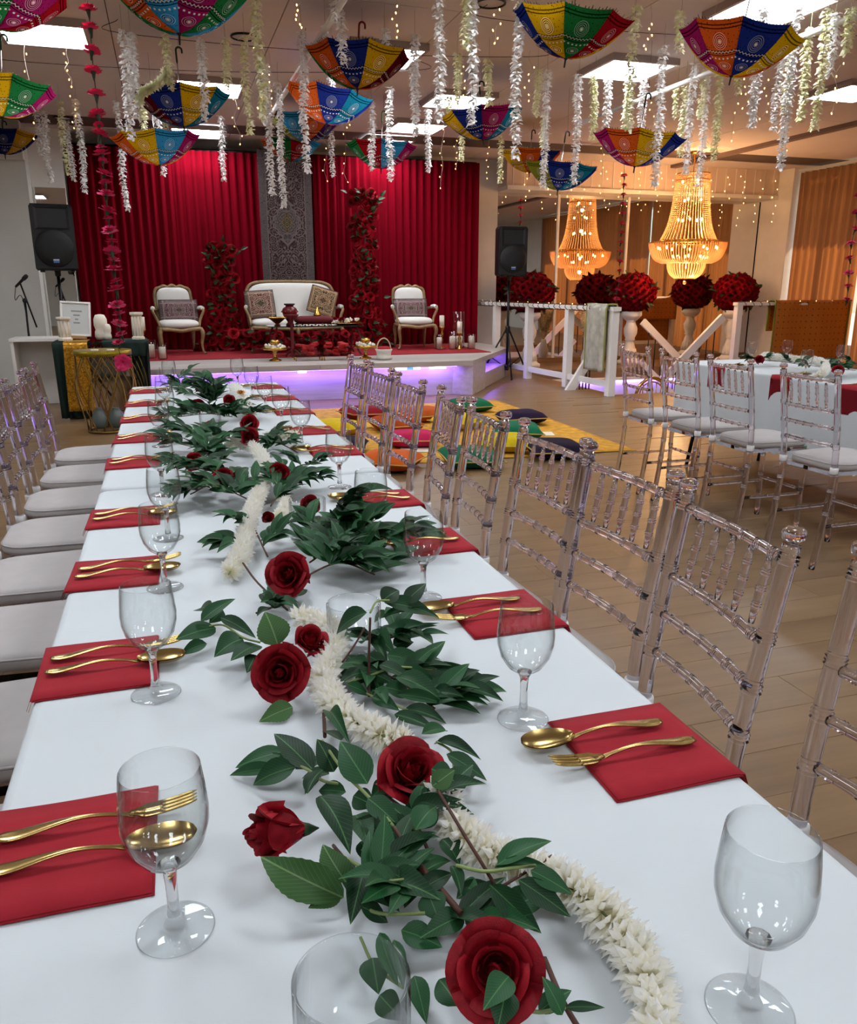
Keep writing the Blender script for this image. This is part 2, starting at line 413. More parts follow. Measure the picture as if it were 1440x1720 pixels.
# ------------------------------------------------------------------ ceiling light panels
M_panel = emis('panel_light', 'f2f8ff', PANEL_L)
lp = [(-.72, 7.52), (.58, 8.96), (.55, 11.45), (1.9, 7.33), (3.1, 8.75), (3.1, 10.28), (3.02, 11.45), (4.12, 7.1), (4.2, 5.33), (6.75, 7.2), (-.7, 5.0), (1.9, 4.6), (-.7, 2.0), (1.5, 1.6), (4.2, 2.2), (-2.6, 3.5), (-.7, -1.2), (1.9, -1.2), (4.2, -1.4), (-3.4, 7.5), (7, 3.5), (-3.4, 0), (7, -1), (1.9, -4.2)]
frm = MB()
for a in ((-.33, .33, -.33, -.30), (-.33, .33, .30, .33), (-.33, -.30, -.30, .30), (.30, .33, -.30, .30)): frm.box(*a, -.055, -.001)
frm = frm.fix('frame'); dif = MB().box(-.3, .3, -.3, .3, -.035, -.012).fix('diffuser')
setmat(frm, P('panel_frame', 'a89792', .6)); setmat(dif, M_panel)
def where(x, y):
    if y < 5: return 'behind the first umbrellas'
    return ''
seen = [(o, p) for o, p in enumerate(lp)]
names = {0: 'left of the pink carnation strand', 1: 'above the blue and yellow umbrella', 2: 'lowest on the left before the backdrop', 3: 'behind the orange blue yellow umbrella', 4: 'above the purple yellow umbrella left of centre', 5: 'lower of the pair over the stage front', 6: 'above the green red blue umbrella', 7: 'behind the green and red umbrella', 8: 'at the top edge right', 9: 'cut by the right edge'}
for i, (x, y) in enumerate(lp):
    e = tag(E('ceiling_light', (x, y, CEIL - .001)), 'square ceiling light panel ' + names.get(i, 'out of view, ' + ORD[max(0, i - 10)] + ' of those over the near hall'), 'ceiling light', 'square ceiling light panels')
    O('frame', frm, None, e); O('diffuser', dif, None, e)
ring = MB().tube([(.1 * cos(a * PI / 12), .1 * sin(a * PI / 12), -.008) for a in range(24)], .008, 6, closed=True).fix('ring'); setmat(ring, M_black)
grl = MB().lathe([(.001, -.006), (.095, -.006), (.095, 0)], 24, cap=False).fix('grille'); setmat(grl, M_ceil)
for (x, y), n in (((410, 60), 'between cream blossom strands'), ((105, 197), 'above the left loudspeaker'), ((640, 221), 'above the stage rose column'), ((825, 3), 'at the top edge of the picture')):
    p = onz(x, y, CEIL); e = tag(E('ceiling_speaker', (p.x, p.y, CEIL - .002)), 'round ceiling speaker with dark ring ' + n, 'ceiling speaker', 'round ceiling speakers')
    O('ring', ring, None, e); O('grille', grl, None, e)
for (ax, ay), (bx, by), n in (((593, 0), (418, 250), 'left'), ((1440, 45), (1060, 168), 'right')):
    X = 1.2 if n == 'left' else 4.45
    a = onx(ax, ay, X); b = onx(bx, by, X); zz = 2.96
    e = tag(E('hanging_pole', (X, 0, 0)), 'long white pole slung under the ceiling at the ' + n, 'pole', 'white hanging poles')
    ya, yb = (4.2, 9.6) if n == 'left' else (4.0, 8.6)
    O('pole', MB().tube([(0, ya, zz), (0, yb, zz)], .022, 12), M_white, e)
    for t in (.06, .5, .94): O('hanger', MB().tube([(0, ya + (yb - ya) * t, zz), (0, ya + (yb - ya) * t, CEIL)], .003, 5), M_alu, e)
    O('end_cap', MB().lathe([(.03, -.03), (.034, 0), (.03, .03)], 12, Matrix.Translation((0, yb, zz)) @ Matrix.Rotation(PI / 2, 4, 'X')), M_white, e)
# ------------------------------------------------------------------ backdrop, rug
M_vel = P('red_velvet', '700013', 1., spec=.1, var=.12, vscale=3, stretch=(8, 8, .3))
YB = 11.92
def pleats(x0, x1, z0, z1, n, amp, seed, nz=8, flare=.0):
    rd = random.Random(seed); ph = [rd.uniform(-.6, .6) for _ in range(n + 2)]; am = [rd.uniform(.55, 1.25) for _ in range(n + 2)]
    def fn(u, v):
        s = u * n; i = int(s); f = s - i
        a = am[i] * (1 - f) + am[min(i + 1, n)] * f; p = ph[i] * (1 - f) + ph[min(i + 1, n)] * f
        y = amp * a * sin(2 * PI * s + p) * (1 - .25 * v) + .3 * amp * sin(4 * PI * s + 2 * p + v)
        return (x0 + (x1 - x0) * u + .2 * amp * cos(2 * PI * s + p), y, z0 + (z1 - z0) * v)
    return MB().grid(fn, n * 10, nz)
xl = ony(113, 300, YB).x; xr_ = ony(803, 400, YB).x; xm0 = ony(434, 350, YB).x; xm1 = ony(533, 350, YB).x
def curtain(name, mb, m, loc, label, rz=0., th=.006):
    o = O(name, mb, m, None, loc, (0, 0, rz), fix=False); md = o.modifiers.new('thickness', 'SOLIDIFY'); md.thickness = th; md.offset = 0
    return tag(o, label, 'curtain')
curtain('backdrop_curtain', pleats(xl, xm0 + .05, SZ + .01, 2.99, 23, .03, 3), M_vel, (0, YB, 0), 'red pleated velvet backdrop left of the hanging rug')
curtain('backdrop_curtain', pleats(xm0 + .02, xm1 - .02, SZ + .01, 2.99, 7, .02, 4), M_vel, (0, YB + .09, 0), 'red backdrop drop behind the hanging rug and settee')
curtain('backdrop_curtain', pleats(xm1 - .05, xr_, SZ + .01, 3.0, 23, .032, 5), M_vel, (0, YB, 0), 'red pleated velvet backdrop right of the hanging rug')
e = tag(E('backdrop_frame', (0, YB + .22, 0)), 'black pipe frame carrying the red backdrop', 'stand')
O('crossbar', MB().tube([(xl - .05, .03, 3.03), (xr_ + .05, .03, 3.03)], .022, 10), M_blackm, e)
for x in (xl - .03, xr_ + .02): O('upright', MB().tube([(x, .06, SZ if x > 0 else 0), (x, .06, 3.02)], .02, 8), M_blackm, e)
def rug_mat(name, field, orn, border, W, H, bw, scale=1.):
    """Persian-style rug: mirrored scroll field, medallion and border; object x/z are the rug plane"""
    m = bpy.data.materials.new(name); m.use_nodes = True; t = NT(m); b = t.n['Principled BSDF']; b.inputs['Roughness'].default_value = .95
    sp = t.new('ShaderNodeSeparateXYZ'); t.link(t.coord('Object'), sp.inputs[0])
    ax = t.math('ABSOLUTE', sp.outputs[0]); az = t.math('ABSOLUTE', sp.outputs[2])
    cb = t.new('ShaderNodeCombineXYZ'); t.link(ax, cb.inputs[0]); t.link(az, cb.inputs[2])
    vo = t.new('ShaderNodeTexVoronoi'); vo.inputs['Scale'].default_value = 12 * scale; t.link(cb.outputs[0], vo.inputs['Vector'])
    ringv = t.math('SINE', t.math('MULTIPLY', vo.outputs['Distance'], 22.))
    pat = t.math('GREATER_THAN', ringv, .55)
    nz = t.noise(26 * scale, 3, cb.outputs[0]); scr = t.math('COMPARE', nz, .5, .018); pat = t.math('MAXIMUM', pat, scr)
    fcol = t.mix(pat, lin(field), lin(orn))
    # medallion
    d = t.math('ADD', t.math('MULTIPLY', ax, 1. / (W * .30)), t.math('MULTIPLY', az, 1. / (H * .16)))
    wob = t.math('MULTIPLY', t.math('SINE', t.math('MULTIPLY', t.math('ARCTAN2', az, ax), 12.)), .07)
    dd = t.math('ADD', d, wob)
    med = t.math('LESS_THAN', dd, 1.0); core = t.math('LESS_THAN', dd, .45); rim = t.math('COMPARE', dd, 1.0, .05)
    col = t.mix(med, fcol, t.mix(pat, lin(border), lin(orn))); col = t.mix(core, col, t.mix(pat, lin('6a5a35'), lin('3b2f22'))); col = t.mix(rim, col, lin(orn))
    ex = t.math('GREATER_THAN', ax, W / 2 - bw); ez = t.math('GREATER_THAN', az, H / 2 - bw); bd = t.math('MAXIMUM', ex, ez)
    v2 = t.new('ShaderNodeTexVoronoi'); v2.inputs['Scale'].default_value = 30 * scale; t.link(cb.outputs[0], v2.inputs['Vector'])
    bcol = t.mix(t.math('GREATER_THAN', t.math('SINE', t.math('MULTIPLY', v2.outputs['Distance'], 30.)), .2), lin(border), lin(orn))
    col = t.mix(bd, col, bcol)
    lx = t.math('COMPARE', ax, W / 2 - bw, .006); lz = t.math('COMPARE', az, H / 2 - bw, .006)
    col = t.mix(t.math('MAXIMUM', lx, lz), col, lin(orn))
    hv = t.noise(300, 2); col = t.mix(t.math('MULTIPLY', hv, .5), col, lin('1a1013'))
    t.link(col, b.inputs['Base Color']); t.bump(hv, .3, .002, b); MATS[name] = m; return m
c1, c2 = ony(430, 270, YB - .1), ony(531, 478, YB - .1)
RW, RZ0, RZ1 = c2.x - c1.x - .03, 1.2, 3.02
rg = tag(E('hanging_rug', ((c1.x + c2.x) / 2, YB - .11, (RZ0 + RZ1) / 2)), 'tall dark patterned rug hung in the middle of the backdrop', 'rug')
O('rug_pile', MB().grid(lambda u, v: ((u - .5) * RW, .012 * sin(u * 7 + v * 2) * (1 - v), (v - .5) * (RZ1 - RZ0)), 14, 12), rug_mat('rug_dark', '28040a', '6c5e5a', '3a3439', RW, RZ1 - RZ0, .1), rg, fix=False)
for sx in (-.3, 0, .3): O('hanging_loop', MB().tube([(sx, .0, (RZ1 - RZ0) / 2 - .02), (sx, .12, 3.06 - (RZ0 + RZ1) / 2), (sx, .36, 3.055 - (RZ0 + RZ1) / 2)], .006, 5), M_black, rg)
O('hem', MB().box(-RW / 2, RW / 2, .004, .02, (RZ1 - RZ0) / 2 - .03, (RZ1 - RZ0) / 2), M_black, rg)
O('hem', MB().box(-RW / 2, RW / 2, .015, .022, -(RZ1 - RZ0) / 2, -(RZ1 - RZ0) / 2 + .015), M_black, rg)
# brown curtains along the window wall
M_brown = cloth_trans('brown_curtain', '8a6a56', .2, .14, (20, 20, .4), 'd07a3c')
yy = 11.9; k = 0
for i, wd in enumerate((1.5, 1.25, 1.45, 1.2, 1.35, 1.3)):
    y2 = yy - wd
    o = O('window_curtain', pleats(0, wd, .03, 3.09, int(wd * 7), .05, 20 + i), M_brown, None, (10.33, yy - wd, 0), (0, 0, PI / 2), fix=False)
    tag(o, ['brown curtain beside the white corner column', 'brown curtain second from the corner column', 'brown curtain third from the corner column, seen in the mirrors', 'brown curtain fourth from the corner column, seen in the mirrors', 'brown curtain fifth from the corner column, seen in the mirrors', 'brown curtain farthest from the corner column, seen in the mirrors'][i], 'curtain', 'brown window curtains')
    yy = y2 - (.05, .09, .05, .08, .05, .05)[i]
# ================================================================== long table, chairs, place settings
TZ = .745
TX0, TX1 = -.205, .56
M_cloth = P('white_cloth', 'ccd2d5', .8, var=.02, vscale=6, bump=.12, bscale=14, bdist=.004)
M_clear = P('clear_acrylic', 'ece8f0', .01, trans=1., ior=1.47, spec=.5)
M_seat = P('seat_cushion_fabric', 'b6b0ae', .85, var=.03, bump=.1, bscale=8, bdist=.003)
M_glass = P('wine_glass', 'ffffff', .0, trans=1., ior=1.45)
M_gold = P('gold_cutlery', 'b79c62', .24, metal=1., var=.06, vscale=60)
M_napkin = P('red_paper_napkin', '9c1525', .9, var=.05, vscale=30, bump=.15, bscale=500)
def rrect(x0, x1, y0, y1, r, n=6):
    out = []
    for cx, cy, a0 in ((x1 - r, y0 + r, -PI / 2), (x1 - r, y1 - r, 0), (x0 + r, y1 - r, PI / 2), (x0 + r, y0 + r, PI)):
        for i in range(n + 1): a = a0 + PI / 2 * i / n; out.append((cx + r * cos(a), cy + r * sin(a)))
    return out
def dense(poly, step):
    out = []
    for i, a in enumerate(poly):
        b = poly[(i + 1) % len(poly)]; d = math.hypot(b[0] - a[0], b[1] - a[1]); k = max(1, int(d / step))
        for j in range(k): out.append((a[0] + (b[0] - a[0]) * j / k, a[1] + (b[1] - a[1]) * j / k))
    return out
def cloth_mesh(x0, x1, y0, y1, ztop, zbot, wave=.012, scallop=0., seed=1, step=.03):
    rd = random.Random(seed); base = dense(rrect(x0, x1, y0, y1, .03), step); n = len(base)
    cx, cy = (x0 + x1) / 2, (y0 + y1) / 2
    rings = []
    ph = rd.uniform(0, 6)
    def ring(off, z, amp, sc=0.):
        o = []
        for i, (x, y) in enumerate(base):
            a = base[(i - 1) % n]; b = base[(i + 1) % n]; tx, ty = b[0] - a[0], b[1] - a[1]; l = math.hypot(tx, ty) or 1; nx, ny = ty / l, -tx / l
            s = i * step; w_ = amp * (sin(s * 9 + ph) + .5 * sin(s * 23 + 2 * ph))
            o.append((x + nx * (off + w_), y + ny * (off + w_), z + (abs(sin(s * PI / .06)) * sc)))
        return o
    rings = [ring(-.012, ztop, 0), ring(-.005, ztop - .001, 0), ring(-.001, ztop - .005, 0), ring(0, ztop - .014, 0)]
    for k in range(1, 7):
        f = k / 6; rings.append(ring(.012 * f, ztop - .014 - (ztop - .014 - zbot) * f, wave * f, scallop if k == 6 else 0))
    m = MB(); vs = [v for r_ in rings for v in r_]; fs = [tuple(range(n))]
    for j in range(len(rings) - 1):
        for i in range(n): k = (i + 1) % n; fs.append((j * n + i, (j + 1) * n + i, (j + 1) * n + k, j * n + k))
    m.add(vs, fs[1:], True)
    m.f.append(fs[0]); m.sm.append(False); m.mi.append(0)
    return m
def banquet(y0, y1, x0, x1, lab, zbot=.525, scal=0., seed=1):
    e = tag(E('folding_table', ((x0 + x1) / 2, (y0 + y1) / 2, 0)), 'folding banquet table under ' + lab, 'table', 'banquet tables')
    hx, hy = (x1 - x0) / 2 - .01, (y1 - y0) / 2 - .01
    O('tabletop', MB().box(-hx, hx, -hy, hy, TZ - .04, TZ - .004, bev=.004), P('table_plastic', 'c9c7c0', .6), e)
    for sx in (-1, 1):
        for sy in (-1, 1): O('leg', MB().tube([(sx * (hx - .08), sy * (hy - .25), TZ - .04), (sx * (hx - .06), sy * (hy - .12), 0)], .013, 8), M_blackm, e)
    return tag(O('tablecloth', cloth_mesh(x0, x1, y0, y1, TZ, zbot, seed=seed, scallop=scal), M_cloth), lab, 'tablecloth', 'white tablecloths')
banquet(-.45, 2.205, TX0, TX1, 'white cloth of the near half of the long table', seed=1)
banquet(2.222, 4.58, TX0, TX1, 'white cloth of the far half of the long table', seed=2)
# ------------------------------------------------------------------ clear chair
def ringed(pts, r, rings, nseg=10, ridge=.0026, gap=.0062, count=3, taper=None, base_step=.05):
    """tube through pts with groups of raised rings at the fractions in rings"""
    c = bez(pts, 12) if len(pts) > 2 else [Vector(pts[0]).lerp(Vector(pts[1]), i / 24) for i in range(25)]
    d = [0.]
    for a, b in zip(c, c[1:]): d.append(d[-1] + (b - a).length)
    Ln = d[-1]
    def at(s):
        s = max(0, min(Ln, s))
        for i in range(len(d) - 1):
            if s <= d[i + 1]: f = (s - d[i]) / max(1e-9, d[i + 1] - d[i]); return c[i].lerp(c[i + 1], f)
        return c[-1]
    ss = {round(i * Ln / max(2, int(Ln / base_step)), 5): 0. for i in range(max(2, int(Ln / base_step)) + 1)}
    for fr in rings:
        s0 = fr * Ln
        ss = {k: v for k, v in ss.items() if abs(k - s0) > gap * (count - 1) / 2 + gap * .45 + .006 or k in (0., Ln)}
        for q in range(count):
            s = s0 + (q - (count - 1) / 2) * gap
            ss[s - gap * .45] = 0.; ss[s] = ridge; ss[s + gap * .45] = 0.
        for q in (-1, 1):
            for ex in (.0012, .004): ss[s0 + q * (gap * (count - 1) / 2 + gap * .45 + ex)] = 0.
    ks = sorted(k for k in ss if -1e-4 <= k <= Ln + 1e-4)
    tp = taper or (lambda f: 1.)
    return MB().tube([at(k) for k in ks], [r * tp(k / Ln) + ss[k] for k in ks], nseg)
CH = {}
def chair_parts():
    H = .888; w_, wt = .155, .16
    Pst = lambda s: [(s * .150, -.235, 0), (s * .153, -.20, .25), (s * .155, -.185, .455), (s * .157, -.20, .62), (s * wt, -.242, H)]
    for s in (-1, 1):
        m = ringed(Pst(s), .0142, (.30, .42, .505, .64, .735, .83, .975), 12)
        m.lathe([(.008, 0), (.0085, .008), (.0165, .012), (.0185, .019), (.0165, .026), (.012, .0295), (.001, .030)], 14, Matrix.Translation((s * wt, -.243, H - .003)))
        CH['post%d' % s] = m.fix('back_post')
        CH['fleg%d' % s] = ringed([(s * .155, .165, 0), (s * .158, .165, .44)], .0135, (.3, .55, .8, .96), 10).fix('front_leg')
    yb = lambda z: -.185 - max(0, (z - .455)) ** 1.3 * .17
    for nm, z, rg_ in (('top', .862, 6), ('mid', .728, 6), ('r3', .652, 6), ('r4', .575, 6)):
        CH[nm] = ringed([(-.1445, yb(z), z), (0, yb(z) - .010, z), (.1445, yb(z), z)], .0088, [(i + .5) / rg_ for i in range(rg_)], 10, .0018, .005, 2).fix('rail')
    m = ringed([(0, yb(.732) - .009, .7385), (0, yb(.858) - .009, .8515)], .0062, (.28, .52, .76), 8, .0022, .0048, 2, lambda f: .8 + .35 * sin(PI * f), .03)
    CH['spindle'] = m.fix('spindle')
    out = rrect(-.16, .16, -.19, .19, .06, 5)
    out = [(x * (1 + .1 * (y + .19) / .38), y) for x, y in out]
    CH['frame'] = MB().prism(out, .437, .455, axis='z').fix('seat_frame')
    o2 = rrect(-.155, .155, -.178, .19, .08, 7); o2 = [(x * (1 + .12 * (y + .19) / .38), y) for x, y in o2]
    m = MB(); n = len(o2); rr = []
    for sc, z in ((.93, .4555), (.99, .459), (1.0, .470), (.995, .482), (.97, .491), (.90, .496), (.6, .500), (.2, .502)):
        rr.append([(x * sc, y * sc, z) for x, y in o2])
    fs = [(j * n + i, j * n + (i + 1) % n, (j + 1) * n + (i + 1) % n, (j + 1) * n + i) for j in range(len(rr) - 1) for i in range(n)]
    m.add([v for r_ in rr for v in r_], fs, True); m.f.append(tuple(range((len(rr) - 1) * n, len(rr) * n))); m.sm.append(True); m.mi.append(0)
    m.f.append(tuple(range(n))[::-1]); m.sm.append(False); m.mi.append(0)
    CH['cushion'] = m.fix('seat_cushion')
    CH['piping'] = MB().tube([(x * .99, y * .99, .4845) for x, y in o2], .003, 6, closed=True).fix('piping')
    CH['strap'] = MB().lathe([(.0165, -.014), (.0185, -.012), (.0185, .012), (.0165, .014)], 12).fix('strap')
    CH['str_s'] = ringed([(.152, -.19, .2), (.157, .16, .2)], .008, (.2, .4, .6, .8), 8, .0018, .005, 2).fix('stretcher')
    CH['str_f'] = ringed([(-.157, .165, .22), (.157, .165, .22)], .008, (.2, .4, .6, .8), 8, .0018, .005, 2).fix('stretcher')
    for k_, v in CH.items(): setmat(v, M_seat if k_ in ('cushion', 'piping') else (P('strap_white', 'e6e4e4', .6) if k_ == 'strap' else M_clear))
chair_parts()
def make_chair(label, group):
    e = tag(E('clear_chair'), label, 'chair', group)
    for s in (-1, 1):
        O('back_post', CH['post%d' % s], None, e); O('front_leg', CH['fleg%d' % s], None, e)
        O('strap', CH['strap'], None, e, (s * .155, -.185, .462))
    for nm in ('top', 'mid', 'r3', 'r4'): O('rail', CH[nm], None, e)
    for i in range(5): O('spindle', CH['spindle'], None, e, ((i - 2) * .052, 0, 0))
    O('seat_frame', CH['frame'], None, e); c = O('seat_cushion', CH['cushion'], None, e); O('piping', CH['piping'], None, c)
    O('stretcher', CH['str_s'], None, e); O('stretcher', CH['str_s'], None, e, scale=(-1, 1, 1)); O('stretcher', CH['str_f'], None, e)
    return e
proto = make_chair('', 'clear chairs along the right side of the long table')
first = [True]
def put_chair(x, y, rz, label, group):
    if first[0]: c = proto; first[0] = False; c.location = (x, y, 0); c.rotation_euler = (0, 0, rz)
    else: c = dup(proto, (x, y, 0), rz)
    c['label'] = label; c['group'] = group; return c
g = 'clear chairs along the right side of the long table'
for i, (y, a) in enumerate(((.665, 3), (1.115, -7), (1.465, 2), (1.825, 3.), (2.30, -3), (2.66, -7), (3.13, 2), (3.60, 3), (4.06, 2))):
    put_chair(.645 if i == 1 else .675, y, PI / 2 + math.radians(a), '%s clear spindle-back chair from the camera on the right of the long table' % ORD[i], g)
g = 'clear chairs along the left side of the long table'
for i, (y, a) in enumerate(((.62, 0), (1.06, -1), (1.5, 1), (1.94, -2), (2.36, 1), (2.78, 0), (3.22, 2), (3.66, -2), (4.12, 1))):
    put_chair(-.375, y, -PI / 2 + math.radians(a), '%s clear spindle-back chair from the camera on the left of the long table' % ORD[i], g)
g = 'clear chairs at the right-hand table'
for i, (a, b) in enumerate((((1076, 582), (1134, 588)), ((1149, 590), (1205, 599)), ((1225, 601), (1295, 611)), ((1332, 616), (1428, 632)))):
    p, q = onz(*a, .89), onz(*b, .89); c = (p + q) / 2; y = c.y
    put_chair(2.98, y, -PI / 2 + math.radians((-2, 1, 0, 2)[i]), '%s clear chair from the stairs at the right-hand table' % ORD[i], g)
put_chair(4.62, 3.0, PI / 2, 'clear chair on the far side of the right-hand table', g)
# ------------------------------------------------------------------ glasses
M_thin = thin_clear('thin_glass', 'fdfefe', 1.5, .0)
_of = [(.0001, .0004), (.030, .0004), (.0318, .0014), (.030, .0026), (.018, .0042), (.0095, .0072)]
_os = [(.0095, .0072), (.0062, .013), (.0048, .024), (.0046, .045), (.0055, .058), (.0088, .0640), (.0092, .0655), (.0001, .0665)]
_ob = [(.0088, .0640), (.0215, .0735), (.0300, .0875), (.0342, .103), (.0347, .115), (.0332, .134), (.0311, .1525), (.0306, .1532), (.0302, .1525), (.0322, .134), (.0337, .115), (.0332, .103), (.0290, .0885), (.0205, .0758), (.0092, .0680), (.0001, .0670)]
GF = MB().lathe(_of, 48, cap=False).fix('foot'); GS = MB().lathe(_os, 10, cap=False).fix('stem'); GB = MB().lathe(_ob, 48, cap=False).fix('bowl')
setmat(GF, M_thin); setmat(GS, M_glass); setmat(GB, M_thin)
def wine_glass(x, y, label, group, rz=0., z=TZ + .0003):
    e = tag(E('wine_glass', (x, y, z), rz), label, 'glass', group); O('foot', GF, None, e); O('stem', GS, None, e); O('bowl', GB, None, e); return e
wl_ = [(-.034, .587), (-.053, 1.014), (-.041, 1.413), (-.034, 1.714), (-.045, 2.11), (-.05, 2.79), (-.03, 3.12), (-.035, 3.55), (-.02, 3.95), (-.01, 4.3)]
wr_ = [(.369, .379), (.379, .809), (.381, 1.229), (.37, 1.557), (.403, 2.05), (.398, 2.66), (.385, 3.05), (.37, 3.45), (.36, 3.9), (.33, 4.35)]
for side, lst in (('left', wl_), ('right', wr_)):
    for i, (x, y) in enumerate(lst):
        wine_glass(x, y, '%s empty wine glass from the camera on the %s of the long table' % (ORD[i], side), 'wine glasses on the long table', i)
vm = MB().lathe([(.0001, 0), (.0375, 0), (.0385, .001), (.0385, .084), (.0380, .0848), (.0365, .0848), (.0360, .084), (.0360, .008), (.0001, .006)], 48, cap=False).fix('cup'); setmat(vm, M_thin)
for (x, y), n in ((onz(590, 1642, TZ + .085)[:2], 'in front of the first red rose'), (onz(594, 1012, TZ + .085)[:2], 'beside the willow leaves, second from the camera'), (onz(516, 838, TZ + .085)[:2], 'with a red bloom behind it, third from the camera'), (onz(352, 690, TZ + .085)[:2], 'among the far leaves, fourth from the camera')):
    tag(O('candle_cup', vm, None, None, (x, y, TZ + .0003)), 'clear glass candle cup ' + n, 'cup', 'glass candle cups')
# ------------------------------------------------------------------ napkins and cutlery
def napkin_mesh(W, D, over, droop, seed):
    """x: from inner edge (0) to outer (D), y width W; outer part past D-over hangs down"""
    rd = random.Random(seed); a, b = rd.uniform(0, 6), rd.uniform(0, 6); m = MB(); n = 18
    for lay in range(2):
        def fn(u, v, z0=0.):
            x = u * D; z = .0012 + lay * .0016 + .0008 * (1 + sin(5 * u + a) * sin(4 * v + b)) + z0
            e_ = x - (D - over)
            if e_ > 0: return (D - over + min(e_, .006) + .002 * lay, (v - .5) * W, z - droop * e_ - (.004 if e_ > .006 else 0))
            return (x + .002 * lay * (1 - u), (v - .5) * (W - .003 * lay), z)
        top = [fn(i / n, j / 6) for j in range(7) for i in range(n + 1)]; bot = [fn(i / n, j / 6, -.0011) for j in range(7) for i in range(n + 1)]
        N = n + 1; fs = []
        for j in range(6):
            for i in range(n):
                q = (j * N + i, j * N + i + 1, (j + 1) * N + i + 1, (j + 1) * N + i); fs.append(q); fs.append(tuple(k + len(top) for k in q[::-1]))
        rim = [i for i in range(N)] + [j * N + n for j in range(1, 7)] + [6 * N + i for i in range(n - 1, -1, -1)] + [j * N for j in range(5, 0, -1)]
        for k in range(len(rim)): i, j = rim[k], rim[(k + 1) % len(rim)]; fs.append((i, i + len(top), j + len(top), j))
        m.add(top + bot, fs, True)
    return m
NK = [napkin_mesh(.165, .165, .010, 1., s).fix('napkin') for s in range(3)]
NKH = [napkin_mesh(.165, .30, .15, 1., s + 9).fix('napkin') for s in range(2)]
for q in NK + NKH: setmat(q, M_napkin)
def handle(L0, L1, wfun, zfun, tfun, n=26):
    m = MB(); rings = []
    for i in range(n + 1):
        f = i / n; x = L0 + (L1 - L0) * f; w_, z, t_ = wfun(f), zfun(f), tfun(f)
        rings.append([(x, w_ * cos(a * PI / 5), z + t_ * sin(a * PI / 5)) for a in range(10)])
    fs = [(j * 10 + i, j * 10 + (i + 1) % 10, (j + 1) * 10 + (i + 1) % 10, (j + 1) * 10 + i) for j in range(n) for i in range(10)]
    m.add([v for r_ in rings for v in r_], fs, True); m.f.append(tuple(range(10))[::-1]); m.sm.append(True); m.mi.append(0)
    m.f.append(tuple(range(n * 10, n * 10 + 10))); m.sm.append(True); m.mi.append(0); return m
LC = .185
def sm(a, b, x): x = max(0, min(1, (x - a) / (b - a))); return x * x * (3 - 2 * x)
def hw(f): return .0026 + .0062 * sm(.3, .9, f) * (1 - .55 * sm(.93, 1.0, f)) + .002 * (1 - sm(0, .12, f))
def hz(f): return .005 + .009 * sin(PI * min(1, f * 1.1 + .04)) ** 1.3 * (1 - f * .4)
hnd = lambda x0: handle(x0, LC, hw, hz, lambda f: .0019)
sp_h = hnd(.062).fix('handle')
def spoon_bowl():
    def f(u, v, off):
        x = .066 * (1 - u); a = max(0, 1 - ((u - .56) / (.56 if u < .56 else .44)) ** 2) ** .5; w_ = max(.0035 if u < .5 else .0008, .0195 * a)
        y = (2 * v - 1) * w_; dep_ = .011 * a * (1 - (2 * v - 1) ** 2)
        return (x, y, .012 - dep_ + off - .003 * (1 - u) * 0 )
    m = MB().grid(lambda u, v: f(u, v, .0), 20, 12); m.grid(lambda u, v: f(u, v, -.0012), 20, 12); return m
sp_b = spoon_bowl().fix('bowl')
def fork_head():
    m = MB()
    def z(x): f = x / .066; return .004 + .010 * (1 - f) ** 2 * 1.2 + .004 * f
    m.add(*_plate(z)); 
    for k in range(4):
        y = (k - 1.5) * .0058
        pts = [(.034 - .034 * i / 8, y * (1 - .06 * i / 8), z(.034 - .034 * i / 8)) for i in range(9)]
        m.tube(pts, [.0019] * 6 + [.0017, .0014, .0006], 6)
    return m
def _plate(z):
    vs = []; n = 10
    for i in range(n + 1):
        x = .033 + .032 * i / n; w_ = .0105 * (1 - .25 * sm(.3, 1, i / n) ** 2) if i < 7 else .0105 * (.75 - .13 * (i - 6))
        w_ = max(w_, .0035)
        for sy in (-1, 1):
            for dz in (-.0009, .0009): vs.append((x, sy * w_, z(x) + dz))
    fs = []
    for i in range(n):
        a = i * 4; b = a + 4
        fs += [(a, b, b + 2, a + 2), (a + 1, a + 3, b + 3, b + 1), (a, a + 1, b + 1, b), (a + 2, b + 2, b + 3, a + 3)]
    fs += [(0, 2, 3, 1), (n * 4, n * 4 + 1, n * 4 + 3, n * 4 + 2)]
    return vs, fs, True
fk_h = hnd(.060).fix('handle'); fk_b = fork_head().fix('tines')
for q in (sp_h, sp_b, fk_h, fk_b): setmat(q, M_gold)
def cutlery(kind, x, y, rz, label, z=TZ + .0045, group='gold cutlery on the long table'):
    e = tag(E('gold_' + kind, (x, y, z), rz), label, kind, group)
    O('handle', sp_h if kind == 'spoon' else fk_h, None, e); O('bowl' if kind == 'spoon' else 'tines', sp_b if kind == 'spoon' else fk_b, None, e); return e
SL = [.715, 1.12, 1.515, 1.91, 2.33 + .21, 2.955, 3.405, 3.86, 4.33]
SR = [.708, 1.125, 1.52, 1.885, 2.53, 2.93, 3.42, 3.87, 4.33]
rd = random.Random(3)
for i, y in enumerate(SL):
    w_ = 'on the left of the long table'
    tag(O('paper_napkin', NK[i % 3], None, None, (TX0 + .155, y, TZ + .0006), (0, 0, PI + rd.uniform(-.03, .03))), '%s folded red napkin from the camera ' % ORD[i] + w_, 'napkin', 'red napkins on the long table')
    cutlery('fork', TX0 + .01 + LC, y + .028, PI + rd.uniform(-.05, .02), '%s gold fork from the camera ' % ORD[i] + w_)
    cutlery('spoon', TX0 + .008 + LC, y - .022, PI + rd.uniform(-.05, .02), '%s gold spoon from the camera ' % ORD[i] + w_)
